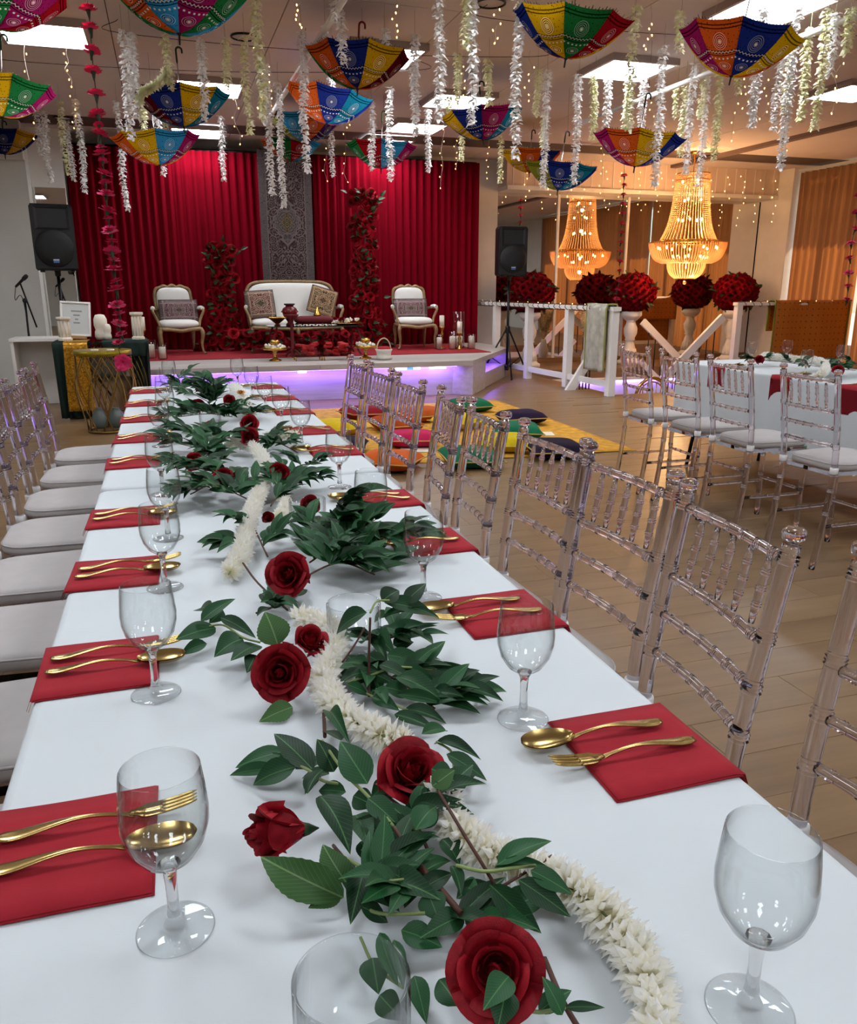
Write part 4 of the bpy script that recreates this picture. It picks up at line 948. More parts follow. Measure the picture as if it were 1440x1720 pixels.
# ================================================================== decorations under the ceiling
UC = {'y': 'c99a10', 'g': '1f6b34', 'b': '1c2a6e', 'o': 'c4521a', 'm': '8e1850', 'r': '98101c', 't': '17677e', 'l': '2f82ac', 'p': '3a2158', 'k': '5a0d18', 'v': '7a7a22'}
def brocade(key):
    nm = 'brocade_' + key
    if nm in MATS: return MATS[nm]
    m = bpy.data.materials.new(nm); m.use_nodes = True; t = NT(m); t.n.remove(t.n['Principled BSDF'])
    sp = t.new('ShaderNodeSeparateXYZ'); t.link(t.coord('UV'), sp.inputs[0]); u, v = sp.outputs[0], sp.outputs[1]
    base = tuple(c * .8 for c in lin(UC[key])[:3]) + (1,); dark = tuple(c * .18 for c in base[:3]) + (1,); lite = tuple(min(1, c * 1.5 + .12) for c in base[:3]) + (1,)
    def disc(cu, cv, k):
        du = t.math('MULTIPLY', t.math('SUBTRACT', u, cu), 1.); dv = t.math('MULTIPLY', t.math('SUBTRACT', v, cv), 1.25)
        return t.math('SQRT', t.math('ADD', t.math('POWER', du, 2.), t.math('POWER', dv, 2.)))
    d1 = disc(.5, .74, 0); d2 = disc(.5, .33, 1); col = base
    # thread work: dotted ground
    vo = t.new('ShaderNodeTexVoronoi'); vo.inputs['Scale'].default_value = 26; t.link(t.coord('UV'), vo.inputs['Vector'])
    col = t.mix(t.math('LESS_THAN', vo.outputs['Distance'], .22), base, dark)
    for d, R_ in ((d1, .155), (d2, .115)):
        ins = t.math('LESS_THAN', d, R_); rg_ = t.math('GREATER_THAN', t.math('SINE', t.math('MULTIPLY', d, 190.)), 0.)
        col = t.mix(ins, col, t.mix(rg_, dark, lite)); col = t.mix(t.math('LESS_THAN', d, .028), col, lin('c9b8a0'))
    for c_ in (.53, .565, .60, .90, .94):
        col = t.mix(t.math('COMPARE', v, c_, .008), col, dark)
    zig = t.math('COMPARE', t.math('ADD', v, t.math('MULTIPLY', t.math('SINE', t.math('MULTIPLY', u, 90.)), .012)), .5825, .007)
    col = t.mix(zig, col, lin('b0a89c'))
    dots = t.math('MULTIPLY', t.math('COMPARE', v, .475, .014), t.math('GREATER_THAN', t.math('SINE', t.math('MULTIPLY', u, 75.)), .35)); col = t.mix(dots, col, lin('c8bfb4'))
    d = t.new('ShaderNodeBsdfDiffuse'); r = t.new('ShaderNodeBsdfTranslucent'); mx = t.new('ShaderNodeMixShader'); mx.inputs[0].default_value = .28
    t.link(col, d.inputs[0]); t.link(col, r.inputs[0]); t.link(d.outputs[0], mx.inputs[1]); t.link(r.outputs[0], mx.inputs[2]); t.link(mx.outputs[0], t.n['Material Output'].inputs[0])
    MATS[nm] = m; return m
UR, UH = .385, .235
def gore_mesh(key):
    nu, nv = 8, 8; vs = []; uv = []
    for j in range(nv + 1):
        v = j / nv; v_ = .03 + .97 * v
        for i in range(nu + 1):
            u = i / nu; s = 2 * u - 1; a = s * PI / 8
            r = UR * (v_ ** .93) * (1 - .075 * (1 - s * s) * v_) ; z = UH * (v_ ** 1.75) + .012 * (1 - s * s) * v_ * (1 - v_) * -2 - .016 * (1 - s * s) * v_
            vs.append((r * cos(a), r * sin(a), z)); uv.append((.5 + s * .5 * v_, v_))
    fs = [(j * (nu + 1) + i, j * (nu + 1) + i + 1, (j + 1) * (nu + 1) + i + 1, (j + 1) * (nu + 1) + i) for j in range(nv) for i in range(nu)]
    me = MB().add(vs, fs, True).mesh('canopy_panel'); l = me.uv_layers.new(name='UVMap')
    for lp_ in me.loops: l.data[lp_.index].uv = uv[lp_.vertex_index]
    setmat(me, brocade(key)); return me
GORE = {k_: gore_mesh(k_) for k_ in UC}
def fringe_mesh():
    rd = random.Random(5); m = MB()
    for k_ in range(112):
        a = 2 * PI * k_ / 112; s = ((k_ % 14) / 14 * 2 - 1); r = UR * (1 - .075 * (1 - s * s)); z = UH - .016 * (1 - s * s)
        a -= PI / 8; L_ = rd.uniform(.012, .024); w_ = .0035; c = Vector((r * cos(a), r * sin(a), z)); o_ = Vector((cos(a), sin(a), rd.uniform(-.4, 1.2))).normalized() * L_; t_ = Vector((-sin(a), cos(a), 0)) * w_
        m.add([c + t_, c - t_, c + o_ - t_ * .6, c + o_ + t_ * .6], [(0, 1, 2, 3)], False)
    return m.mesh('fringe')
FRG = {k_: fringe_mesh() for k_ in ('light', 'dark', 'red')}
setmat(FRG['light'], P('fringe_cream', 'c9b894', .9)); setmat(FRG['dark'], P('fringe_dark', '4a3a2c', .9)); setmat(FRG['red'], P('fringe_red', 'a8442c', .9))
RIB = MB().tube([(UR * (v ** .93) - .004, 0, UH * (v ** 1.75) + .004) for v in [.02 + .98 * i / 8 for i in range(9)]], .0022, 5).fix('rib'); setmat(RIB, M_blackm)
M_shaft = P('chrome_shaft', 'b8b8bc', .25, metal=1.)
FER = MB().lathe([(.0035, -.055), (.005, -.05), (.006, -.012), (.014, -.004), (.012, .008)], 10).fix('ferrule'); setmat(FER, M_black)
def umbrella(x, y, wpx, cols, tilt, label, fr='light', hc='0b4020', toward_=0., off=0., D=.77):
    t_ = FPX * D / wpx; c = dep(x, y, t_); 
    e = tag(E('hanging_umbrella'), label, 'umbrella', 'upside-down embroidered umbrellas under the ceiling')
    f = (CP - c); f.z = 0; f.normalize(); phi = math.atan2(f.y, f.x)
    seq = list(cols); n = len(seq); full = seq + [seq[(i * 2 + 1) % n] for i in range(8 - n)]
    for k_ in range(8):
        a = phi - (n - 1) * PI / 8 + k_ * PI / 4 + off       # image left to right turns from -CR to +CR
        O('canopy_panel', GORE[full[k_]], None, e, rot=(0, 0, a)); O('rib', RIB, None, e, rot=(0, 0, a + PI / 8))
    O('fringe', FRG[fr], None, e, rot=(0, 0, phi - (n - 1) * PI / 8 + off)); O('ferrule', FER, None, e)
    z0 = c.z - .12; e.location = (c.x, c.y, z0)
    q = Matrix.Rotation(math.radians(-tilt), 4, f) @ Matrix.Rotation(math.radians(toward_), 4, CR)
    e.rotation_mode = 'QUATERNION'; e.rotation_quaternion = q.to_quaternion()
    L_ = min(.50, CEIL - z0 - .14)
    O('shaft', MB().tube([(0, 0, 0), (0, 0, L_)], .0045, 8), M_shaft, e)
    hk = [(0, 0, L_ - .05), (0, 0, L_ + .02)] + [(.022 - .022 * cos(a * PI / 6), 0, L_ + .035 + .022 * sin(a * PI / 6)) for a in range(7)] + [(.044, 0, L_ + .015)]
    h_ = O('handle', MB().tube(hk, .0075, 8), P('handle_' + hc, hc, .35), e)
    # hanging thread up to the ceiling
    top = Vector((e.location.x, e.location.y, z0)) + (q.to_3x3() @ Vector((.02, 0, L_ + .05)))
    qi = q.to_3x3().inverted(); tp = qi @ (Vector((top.x, top.y, CEIL)) - Vector(e.location))
    O('thread', MB().tube([(.02, 0, L_ + .05), tp], .0012, 4), M_black, e)
    return e
umbrella(-12, 6, 232, 'ygmr', 8, 'yellow and green umbrella cut by the top left corner', 'light', off=.35)
umbrella(298, 12, 252, 'olmg', 2, 'orange blue and pink umbrella at the top edge left of centre', 'light', '7a0d16')
umbrella(0, 166, 175, 'bygm', 6, 'yellow and green umbrella at the left edge, above a smaller one', 'light', off=.2)
umbrella(6, 240, 112, 'bby', 2, 'blue and yellow umbrella lowest at the left edge', 'red')
umbrella(307, 184, 165, 'kbyt', -2, 'blue and yellow umbrella with a teal end, over the left of the backdrop', 'red')
umbrella(266, 252, 148, 'oylm', -4, 'orange yellow and light blue umbrella just above the red backdrop', 'light')
umbrella(600, 118, 178, 'gobyk', 3, 'orange blue and yellow umbrella before a ceiling light', 'dark', '7a0d16', off=-.2)
umbrella(548, 182, 150, 'obt', 9, 'orange blue and teal umbrella just under the orange blue and yellow one', 'red', off=.1)
umbrella(508, 218, 128, 'vlop', 4, 'olive, light blue and orange umbrella in the middle cluster', 'light', D=.80)
umbrella(488, 254, 125, 'ogrl', 2, 'orange, green and red umbrella lowest of the middle cluster', 'dark', D=.94)
umbrella(640, 262, 122, 'grlm', 2, 'green, red and blue umbrella above the right backdrop', 'light', '1c7a30')
umbrella(812, 212, 138, 'ybmt', -5, 'yellow, blue and magenta umbrella with red fringe right of centre', 'red')
umbrella(952, 62, 205, 'bygr', 7, 'yellow, green and red umbrella with blue ends, largest right of centre', 'dark', off=-.12, toward_=6)
umbrella(1232, 92, 205, 'moby', 9, 'magenta, orange and blue umbrella tilted near the right top', 'dark', '101010')
umbrella(1068, 253, 155, 'moyb', 6, 'magenta, orange and yellow umbrella left of the big chandelier', 'dark', '101010')
umbrella(890, 272, 118, 'yob', 2, 'yellow and orange umbrella half hidden above the mirrors', 'light', '101010', D=.86)
umbrella(938, 298, 118, 'vbt', 6, 'olive, dark blue and teal umbrella lowest above the mirrors', 'dark', '101010', D=.72)
# ------------------------------------------------------------------ white and cream blossom strands
def petal_col(nm, c1, c2):
    m = bpy.data.materials.new(nm); m.use_nodes = True; t = NT(m); t.n.remove(t.n['Principled BSDF'])
    c = t.ramp(t.noise(14, 2, t.coord('Object')), [(.35, lin(c1)), (.65, lin(c2))])
    d = t.new('ShaderNodeBsdfDiffuse'); r = t.new('ShaderNodeBsdfTranslucent'); mx = t.new('ShaderNodeMixShader'); mx.inputs[0].default_value = .45
    t.link(c, d.inputs[0]); t.link(c, r.inputs[0]); t.link(d.outputs[0], mx.inputs[1]); t.link(r.outputs[0], mx.inputs[2]); t.link(mx.outputs[0], t.n['Material Output'].inputs[0]); MATS[nm] = m; return m
M_pw = petal_col('blossom_white', 'ffffff', 'e9e6e2'); M_pc = petal_col('blossom_cream', 'fbf8e0', 'dfe0ac')
def strand_mesh(Lm, seed, w_=.046, bend=0.):
    rd = random.Random(seed); m = MB(); z = 0.; a0 = 0; vs = []; fs = []; gapy = rd.uniform(.8, 1.15)
    while z < Lm:
        taper = .72 + .28 * min(1., (Lm - z) / (.5 * Lm) + .2); cx = .008 * sin(z * 9 + seed) + bend * z * z; cy = .008 * cos(z * 7 + seed)
        for k_ in range(6):
            a = a0 + k_ * PI / 3 + rd.uniform(-.4, .4); L_ = w_ * taper * rd.uniform(.6, 1.15); hw_ = rd.uniform(.010, .017); dz = rd.uniform(-.022, .012)
            d = Vector((cos(a), sin(a), 0)); t_ = Vector((-sin(a), cos(a), rd.uniform(-.5, .5))); c = Vector((cx, cy, -z + rd.uniform(-.008, .008)))
            o = len(vs); mid = c + d * L_ * .55 + Vector((0, 0, .006)); tip = c + d * L_ + Vector((0, 0, dz))
            vs += [c, mid + t_ * hw_, mid - t_ * hw_, tip + t_ * hw_ * .45, tip - t_ * hw_ * .45]; fs += [(o, o + 1, o + 2), (o + 1, o + 3, o + 4, o + 2)]
        a0 += .5; z += .021 * gapy
    return m.add(vs, fs, False).mesh('blossoms')
STR = [ # x, ytop, ybot, kind, bend
 (61,188,262,'w'),(72,188,306,'w'),(100,172,292,'c'),(112,205,304,'w'),(128,170,326,'w'),(196,172,352,'w'),(205,52,236,'w'),(219,57,200,'w'),(279,60,152,'c'),(239,172,232,'c'),(262,155,292,'w'),(277,208,240,'c'),(336,66,208,'w'),(378,68,150,'c'),(410,64,228,'c'),(431,-20,205,'c'),(447,110,330,'w'),(370,197,303,'w'),(467,140,348,'w'),(506,54,288,'w'),(556,130,183,'w'),(562,-20,34,'w'),(573,18,108,'w'),(546,44,82,'w'),(557,222,298,'w'),(624,168,288,'w'),(646,50,98,'w'),(654,148,302,'w'),(697,60,226,'w'),(719,186,292,'w'),(739,-20,208,'w'),(769,92,176,'c'),(755,165,205,'c'),(776,222,272,'c'),(796,-20,215,'w'),(785,-20,84,'c'),(822,102,180,'c'),(842,225,308,'c'),(872,-20,270,'w'),(904,118,196,'c'),(914,190,250,'c'),(920,120,316,'w'),(973,128,312,'w'),(1000,130,236,'c'),(1022,132,230,'w'),(1068,12,222,'c'),(1083,130,250,'w'),(1055,140,235,'c'),(1145,22,92,'c'),(1116,80,318,'w'),(1139,148,200,'c'),(1153,138,264,'c'),(1166,110,292,'w'),(1190,125,316,'w'),(1184,120,200,'c'),(1212,122,272,'c'),(1244,118,160,'c'),(1283,16,218,'w'),(1313,88,220,'w'),(1340,18,287,'w'),(1330,80,190,'c'),(1362,50,208,'c'),(1392,18,222,'c'),(1404,25,130,'w'),(1430,14,92,'c')]
regions = [(0, 215, 'around the long carnation strand'), (215, 430, 'over the left half of the backdrop'), (430, 600, 'around the middle umbrella cluster'), (600, 760, 'over the right half of the backdrop'), (760, 960, 'above the right loudspeaker'), (960, 1130, 'left of the big chandelier'), (1130, 1270, 'above the big chandelier'), (1270, 1441, 'in the top right corner')]
cnt = {}
for i, (x, yt, yb_, kd) in enumerate(sorted(STR)):
    lo, hi, rn = [r_ for r_ in regions if r_[0] <= x < r_[1]][0]; cnt[rn] = cnt.get(rn, 0) + 1
    ztop = 3.0
    p = onz(x, yt, ztop) if yt >= 0 else onz(x, yt + 15, ztop)
    if p.y > 11.3: t_ = 11.0; p = ony(x, yt, 11.2)
    b = ony(x, yb_, p.y); Lm = max(.15, p.z - b.z)
    e = tag(E('blossom_strand', p), '%s %s blossom strand from the left, %s' % (ORD[cnt[rn] - 1], 'white' if kd == 'w' else 'cream', rn), 'garland', 'hanging blossom strands')
    O('blossoms', strand_mesh(Lm, i, .046), M_pw if kd == 'w' else M_pc, e, fix=False)
    O('thread', MB().tube([(0, 0, -Lm), (0, 0, CEIL - p.z)], .0012, 4), M_gstem, e)
# swag of cream blossom over the blue and yellow umbrella
pa = onz(278, 62, 3.0); Yp = pa.y; pts = [ony(*q, Yp) for q in ((279, 120), (272, 135), (255, 147), (240, 155), (233, 172))]
m = MB(); rd = random.Random(2); c = bez(pts, 9); vs = []; fs = []
for q in c:
    for k_ in range(9):
        d = Vector((rd.gauss(0, 1), rd.gauss(0, 1), rd.gauss(0, 1))).normalized(); t_ = d.orthogonal().normalized(); o = len(vs); L_ = rd.uniform(.03, .05)
        vs += [q, q + d * L_ * .6 + t_ * .014, q + d * L_ * .6 - t_ * .014, q + d * L_]; fs += [(o, o + 1, o + 3, o + 2)]
tag(O('blossom_swag', m.add(vs, fs, False), M_pc, fix=False), 'cream blossom swag looped over the blue and yellow umbrella', 'garland')
# ------------------------------------------------------------------ pink carnation strands
M_pink = P('pink_carnation', 'd42a62', .75, var=.2, vscale=30)
def carn(seed):
    rd = random.Random(seed); m = MB(); vs = []; fs = []
    for L_, n, z0, up in ((1., 18, .0, .15), (.85, 16, .12, .45), (.6, 12, .2, .9), (.35, 8, .25, 1.4)):
        for k_ in range(n):
            a = 2 * PI * k_ / n + rd.uniform(-.15, .15); d = Vector((cos(a), sin(a), up)).normalized() * L_ * rd.uniform(.85, 1.1); t_ = Vector((-sin(a), cos(a), rd.uniform(-.4, .4))); o = len(vs)
            b = Vector((0, 0, z0)); vs += [b, b + d * .6 + t_ * .16, b + d + t_ * .2, b + d * .92, b + d - t_ * .2, b + d * .6 - t_ * .16]; fs += [(o, o + 1, o + 2, o + 3), (o, o + 3, o + 4, o + 5)]
    return m.add(vs, fs, False).mesh('carnation')
CAR = [carn(1), carn(2)]
for q in CAR: setmat(q, M_pink)
CALY = MB().lathe([(.03, -1.0), (.1, -.8), (.22, -.2), (.3, .05)], 8).fix('calyx'); setmat(CALY, P('calyx_dark', '2f3a2a', .7))
def carnation_strand(label, pts, Y, rpx, top):
    e = tag(E('carnation_strand'), label, 'garland', 'hanging pink carnation strands'); W = [ony(x, y, Y) for x, y, *_ in pts]
    for i, (p, q) in enumerate(zip(W, pts)):
        r = rpx * (p - CP).dot(CA) / FPX * (q[2] if len(q) > 2 else 1.)
        tl = (random.uniform(-.3, .3), random.uniform(-.3, .3), random.uniform(0, 6)); o = O('carnation', CAR[i % 2], None, e, p, tl, r); O('calyx', CALY, None, o)
    tp = Vector((W[0].x, Y, CEIL)); O('thread', MB().tube([tp] + W, .003, 5), P('strand_cord', '39402f', .7), e); return e
carnation_strand('long pink carnation strand hanging left of the stage', [(148, 17), (152, 48), (154, 87), (157, 121), (162, 160), (164, 194), (166, 211, .6), (168, 227), (170, 248, .6), (171, 260), (173, 271, .6), (175, 294), (177, 308, .7), (178, 328), (181, 356), (182, 368, .6), (185, 390), (188, 407, .7), (188, 424), (191, 438, .7), (191, 455), (195, 474, .7), (195, 488), (197, 515), (200, 528, .7), (200, 546, .9), (204, 563, .7), (199, 577, .7)], 5.0, 15, 0)
p = ony(206, 610, 5.0); e = tag(E('pink_bloom', p), 'single pink bloom facing the camera, hung below the long carnation strand', 'flower'); 
o = O('petals', CAR[0], None, e, scale=.052); align(o, (CP - p)); O('thread', MB().tube([(0, 0, 0), (-.02, 0, .12)], .0025, 5), P('strand_cord', '39402f', .7), e)
carnation_strand('thin pink carnation strand before the mirrors', [(1050, 205), (1050, 232), (1049, 262)] + [(1049 - i * .8, 296 + i * 16) for i in range(11)] + [(1041, 474), (1037, 488), (1036, 503)], 10.9, 6.5, 0)
carnation_strand('pink carnation strand at the right edge of the picture', [(1442, 330), (1440, 358), (1437, 386), (1430, 410), (1428, 435), (1426, 460), (1425, 482), (1423, 505)], 5.6, 9, 0)
# ------------------------------------------------------------------ fairy lights
M_bulb = emis('fairy_bulb', 'ffc878', 7, False); M_wire = P('pale_wire', 'c9b9a4', .6)
BUL = MB().sphere((0, 0, 0), .0048, 8, 6, (1, 1, 1.7)).fix('bulb'); setmat(BUL, M_bulb)
FL = [(38, 60, 232), (108, 60, 146), (118, 150, 215), (395, 150, 242), (430, 60, 182), (452, 95, 178), (502, 0, 46), (668, 0, 62), (585, 182, 214), (545, 192, 304), (578, 208, 306), (744, 196, 316), (768, 226, 284), (781, 98, 172), (836, 0, 74), (818, 236, 300), (845, 226, 300), (890, 100, 170), (945, 30, 90), (1015, 226, 292), (1092, 28, 84), (1206, 20, 66), (1256, 108, 182), (1240, 140, 238), (1326, 200, 262), (1418, 60, 192), (1100, 160, 230), (1290, 120, 200)]
for i, (x, yt, yb_) in enumerate(FL):
    rd = random.Random(i); p = onz(x, max(yt, -10), 3.10)
    if p.y > 11.2: p = ony(x, yt, 11.1)
    b = ony(x, yb_, p.y); L_ = p.z - b.z; e = tag(E('fairy_light_string', p), '%s warm fairy-light drop from the left under the ceiling' % (ORD[i] if i < 20 else 'twenty-' + ORD[i - 20]), 'fairy lights', 'hanging fairy-light drops')
    pts = [Vector((rd.uniform(-.025, .025), rd.uniform(-.02, .02), -L_ * k_ / 6)) for k_ in range(7)]; c = bez([Vector((0, 0, CEIL - p.z))] + pts, 5)
    O('wire', MB().tube(c, .0013, 4), M_wire, e)
    for k_ in range(1, 7):
        q = pts[k_] + Vector((rd.choice((-1, 1)) * .016, 0, -.006)) if k_ < 6 else pts[k_]; O('bulb', BUL, None, e, q, (rd.uniform(-.5, .5), rd.uniform(-.5, .5), 0))
for i in range(15):
    rd = random.Random(90 + i); x = 5.5 + i * .33; L_ = rd.uniform(.45, .8); e = tag(E('fairy_light_string', (x, 12.24, 3.12)), '%s fairy-light drop from the left along the header above the mirrors' % ORD[i], 'fairy lights', 'fairy lights over the mirrors')
    pts = [Vector((rd.uniform(-.03, .03), 0, -L_ * k_ / 6)) for k_ in range(7)]; O('wire', MB().tube(bez(pts, 4), .0015, 4), M_wire, e)
    for k_ in range(1, 7): O('bulb', BUL, None, e, pts[k_] + Vector((rd.uniform(-.06, .06), 0, 0)), scale=1.3)
M_cable = P('dark_cable', '2a2422', .7)
for (a, b), n in ((((0, 100), (700, 118)), 'lowest left'), (((200, 55), (900, 95)), 'middle'), (((820, 30), (1440, 60)), 'upper right')):
    p, q = onz(*a, 3.08), onz(*b, 3.08); mid = (p + q) / 2 - Vector((0, 0, .05))
    tag(O('hanging_wire', MB().tube(bez([Vector((p.x, p.y, CEIL)), p, mid, q, Vector((q.x, q.y, CEIL))], 8), .0025, 5), M_cable), 'thin dark wire strung under the ceiling, ' + n, 'wire', 'wires under the ceiling')
# ================================================================== stage furniture
M_gilt = P('aged_gilt_wood', '8c7350', .5, metal=.25, var=.25, vscale=25)
M_ivory = P('ivory_upholstery', 'd9d6d0', .8, bump=.05)
M_goldp = P('polished_gold', 'c9a050', .25, metal=1.)
M_wax = P('ivory_wax', 'e6dccb', .6)
M_redv = P('dark_red_velvet', '5c0612', .8)
SY = 11.1
def sweep_rect(path, w0, t0, m=None):
    return (m or MB()).tube(path, [w0] * len(path), 8)
def pad(w_, d, h, n=2.6, dome=.25):
    """soft upholstered pad centred on the origin, top bulged"""
    def fn(u, v):
        a = 2 * PI * u; k_ = -PI / 2 + PI * v; c = abs(cos(k_)) ** .35
        ce = lambda q: math.copysign(abs(q) ** (2 / n), q)
        return (w_ / 2 * c * ce(cos(a)), d / 2 * c * ce(sin(a)), h / 2 * sin(k_))
    return MB().grid(fn, 28, 10, wrap=True)
def cab_leg(x, y, z, dx, dy):
    return MB().tube(bez([(x, y, z), (x + dx * .025, y + dy * .025, z * .78), (x + dx * .008, y + dy * .008, z * .4), (x + dx * .02, y + dy * .02, z * .1), (x + dx * .045, y + dy * .045, .012)], 5), [.03, .03, .031, .031, .03, .029, .027, .025, .023, .021, .019, .018, .017, .016, .016, .016, .016, .017, .019, .02, .02], 8)
def armchair(p, rz, label, W=.56):
    e = tag(E('gilt_armchair', p, rz), label, 'armchair', 'gilt armchairs on the stage')
    h = W / 2
    for sx in (-1, 1):
        O('leg', cab_leg(sx * (h - .02), -.27, .38, sx, -1), M_gilt, e); O('leg', cab_leg(sx * (h - .05), .24, .38, sx * .3, .8), M_gilt, e)
        O('armrest', MB().tube(bez([(sx * (h - .03), .22, .63), (sx * (h + .04), .05, .65), (sx * (h + .06), -.1, .64), (sx * (h + .055), -.13, .61), (sx * (h + .01), -.12, .5), (sx * (h - .02), -.17, .40)], 5), .019, 8), M_gilt, e)
        O('arm_pad', MB().tube(bez([(sx * (h + .03), .08, .665), (sx * (h + .05), -.02, .672), (sx * (h + .058), -.10, .66)], 4), .026, 8), M_ivory, e)
        O('back_stile', MB().tube(bez([(sx * (h - .06), .23, .38), (sx * (h - .045), .28, .6), (sx * (h - .03), .32, .80), (sx * (h - .05), .335, .93), (sx * (h - .12), .34, .965)], 5), .022, 8), M_gilt, e)
    ap = MB()
    for sx in (-1, 1):
        ap.tube(bez([(sx * (h - .02), -.27, .375), (sx * (h - .02), 0, .385), (sx * (h - .05), .24, .38)], 5), .026, 8)
    ap.tube(bez([(-h + .02, -.285, .37), (-h * .5, -.30, .365), (0, -.30, .345), (h * .5, -.30, .365), (h - .02, -.285, .37)], 5), .028, 8); ap.tube([(-h + .05, .24, .38), (h - .05, .24, .38)], .025, 8)
    O('seat_frame', ap, M_gilt, e)
    O('crest', MB().tube(bez([(-h + .12, .34, .965), (-h * .4, .34, .985), (-.06, .34, .965), (0, .34, .995), (.06, .34, .965), (h * .4, .34, .985), (h - .12, .34, .965)], 5), .024, 8), M_gilt, e)
    O('back_rail', MB().tube(bez([(-h + .07, .27, .56), (0, .275, .545), (h - .07, .27, .56)], 5), .02, 8), M_gilt, e)
    e.scale = (.92, .92, .86); O('seat_pad', pad(W - .02, .56, .13, 3.2), M_ivory, e, (0, -.02, .435)); O('back_pad', pad(W - .1, .40, .09, 3.5), M_ivory, e, (0, .295, .765), (PI / 2 - .12, 0, 0))
    return e
z_ = SZ + .0085
pl_ = onz(303, 592, z_); pr_ = onz(695, 584, z_)
armchair((pl_.x, SY + .05, z_), .12, 'gilt armchair with ivory seat at the left of the stage')
armchair((pr_.x - .02, SY + .02, z_), -.06, 'gilt armchair with ivory seat at the right of the stage')
def settee(p, W):
    e = tag(E('gilt_settee', p), 'long ivory settee with gilt frame in the middle of the stage', 'sofa'); h = W / 2
    for sx in (-1, 1):
        O('leg', cab_leg(sx * (h - .03), -.27, .36, sx, -1), M_gilt, e); O('leg', cab_leg(sx * (h - .06), .24, .36, sx * .3, .8), M_gilt, e)
        O('armrest', MB().tube(bez([(sx * (h - .02), .2, .62), (sx * (h + .03), .02, .63), (sx * (h + .04), -.12, .61), (sx * h, -.14, .5), (sx * (h - .02), -.18, .38)], 5), .02, 8), M_gilt, e)
        O('arm_pad', MB().tube([(sx * (h + .02), .06, .655), (sx * (h + .035), -.08, .65)], .026, 8), M_ivory, e)
    O('leg', cab_leg(0, -.29, .36, 0, -1), M_gilt, e)
    O('seat_rail', MB().tube(bez([(-h + .02, -.28, .355), (-h * .5, -.30, .345), (0, -.30, .33), (h * .5, -.30, .345), (h - .02, -.28, .355)], 6), .03, 8).tube([(-h + .05, .24, .36), (h - .05, .24, .36)], .025, 8), M_gilt, e)
    O('back_frame', MB().tube(bez([(-h + .04, .24, .36), (-h + .01, .28, .7), (-h + .04, .32, .92), (-h + .16, .34, 1.0), (-h * .4, .345, 1.015), (0, .345, 1.02), (h * .4, .345, 1.015), (h - .16, .34, 1.0), (h - .04, .32, .92), (h - .01, .28, .7), (h - .04, .24, .36)], 6), .024, 8), M_gilt, e)
    O('seat_pad', pad(W - .04, .58, .14, 5), M_ivory, e, (0, -.02, .42)); O('back_pad', pad(W - .08, .56, .1, 4.5), M_ivory, e, (0, .30, .72), (PI / 2 - .12, 0, 0)); return e
ps = onz(494, 588, z_); SW = 1.30
settee((ps.x + .02, SY + .12, z_), SW).scale = (.94, .94, .89)
M_cush = rug_mat('cushion_kilim_red', '5a0c14', 'b59a86', '24121a', .40, .40, .06, 1.7)
M_cush2 = rug_mat('cushion_kilim_dark', '2a1210', 'c0a078', '5a1c18', .40, .40, .05, 1.7)
M_cush3 = rug_mat('cushion_lumbar', '4a0c18', 'a58e8c', '1e0e18', .46, .26, .04, 2.)
def cushion(p, rot, w_, h_, th, m, label, tassel=False, cat='cushion', group='patterned cushions on the stage'):
    def shell(u, v, s):
        x, z = 2 * u - 1, 2 * v - 1; k_ = (1 - x ** 4) * (1 - z ** 4); pin = 1 - .07 * (1 - abs(x * z)) 
        return (x * w_ / 2 * (1 - .06 * (1 - z * z) * 0 - .05 * (1 - abs(z) ** 1.5) * abs(x) * 0), s * th / 2 * k_ ** .5, z * h_ / 2)
    e = tag(E('cushion', p), label, cat, group); e.rotation_euler = rot
    O('cover', MB().grid(lambda u, v: shell(u, v, -1), 14, 14).grid(lambda u, v: shell(u, v, 1), 14, 14), m, e)
    pts = [(w_ / 2 * a, 0, h_ / 2 * b) for a, b in ((-1, -1), (0, -1), (1, -1), (1, 0), (1, 1), (0, 1), (-1, 1), (-1, 0))]
    O('piping', MB().tube(pts, .008 * w_ / .4, 6, closed=True), P('cushion_piping', '4a3030', .8), e); return e
zc = z_
cushion((pl_.x + .02, SY + .17, zc + .535), (-.22, 0, .12), .48, .27, .12, M_cush3, 'lumbar patterned cushion on the left gilt armchair')
cushion((pr_.x - .03, SY + .14, zc + .535), (-.22, 0, -.06), .48, .27, .12, M_cush3, 'lumbar patterned cushion on the right gilt armchair')
cushion((ps.x + .02 - .44, SY + .19, zc + .61), (-.25, -.06, .05), .38, .36, .12, M_cush, 'square red patterned cushion at the left end of the settee')
cushion((ps.x + .02 + .40, SY + .17, zc + .645), (-.25, .30, -.1), .36, .36, .12, M_cush2, 'square dark patterned cushion tilted at the right end of the settee')
# ------------------------------------------------------------------ small roses for arrangements
def rose_small(seed):
    rd = random.Random(seed); m = MB()
    for r0, r1, h, n, ha, cu in ((.10, .06, 1.05, 2, 2.2, .02), (.24, .26, 1.0, 3, 1.4, .06), (.45, .55, .84, 4, 1.1, .15), (.68, .92, .55, 5, .85, .22)):
        p = petal_mesh(r0, r1, h, ha, cu, .2, 4, 3)
        for k_ in range(n): m.add(p.v, p.f, True, Matrix.Rotation(2 * PI * k_ / n + rd.uniform(-.2, .2) + r0 * 5, 4, 'Z') @ Matrix.Rotation(rd.uniform(-.1, .1), 4, 'X'))
    return m.mesh('rose')
RS = [rose_small(1), rose_small(2)]
M_rose2 = P('red_rose_small', '780310', .7, spec=.12, var=.2, vscale=3, rnd=.4)
for q in RS: setmat(q, M_rose2)
LS = leaf_mesh(.55, .05, .2, 3); setmat(LS, leaf_mat('dark_rose_leaf', '14260f', '2c4022', '3e5530'))
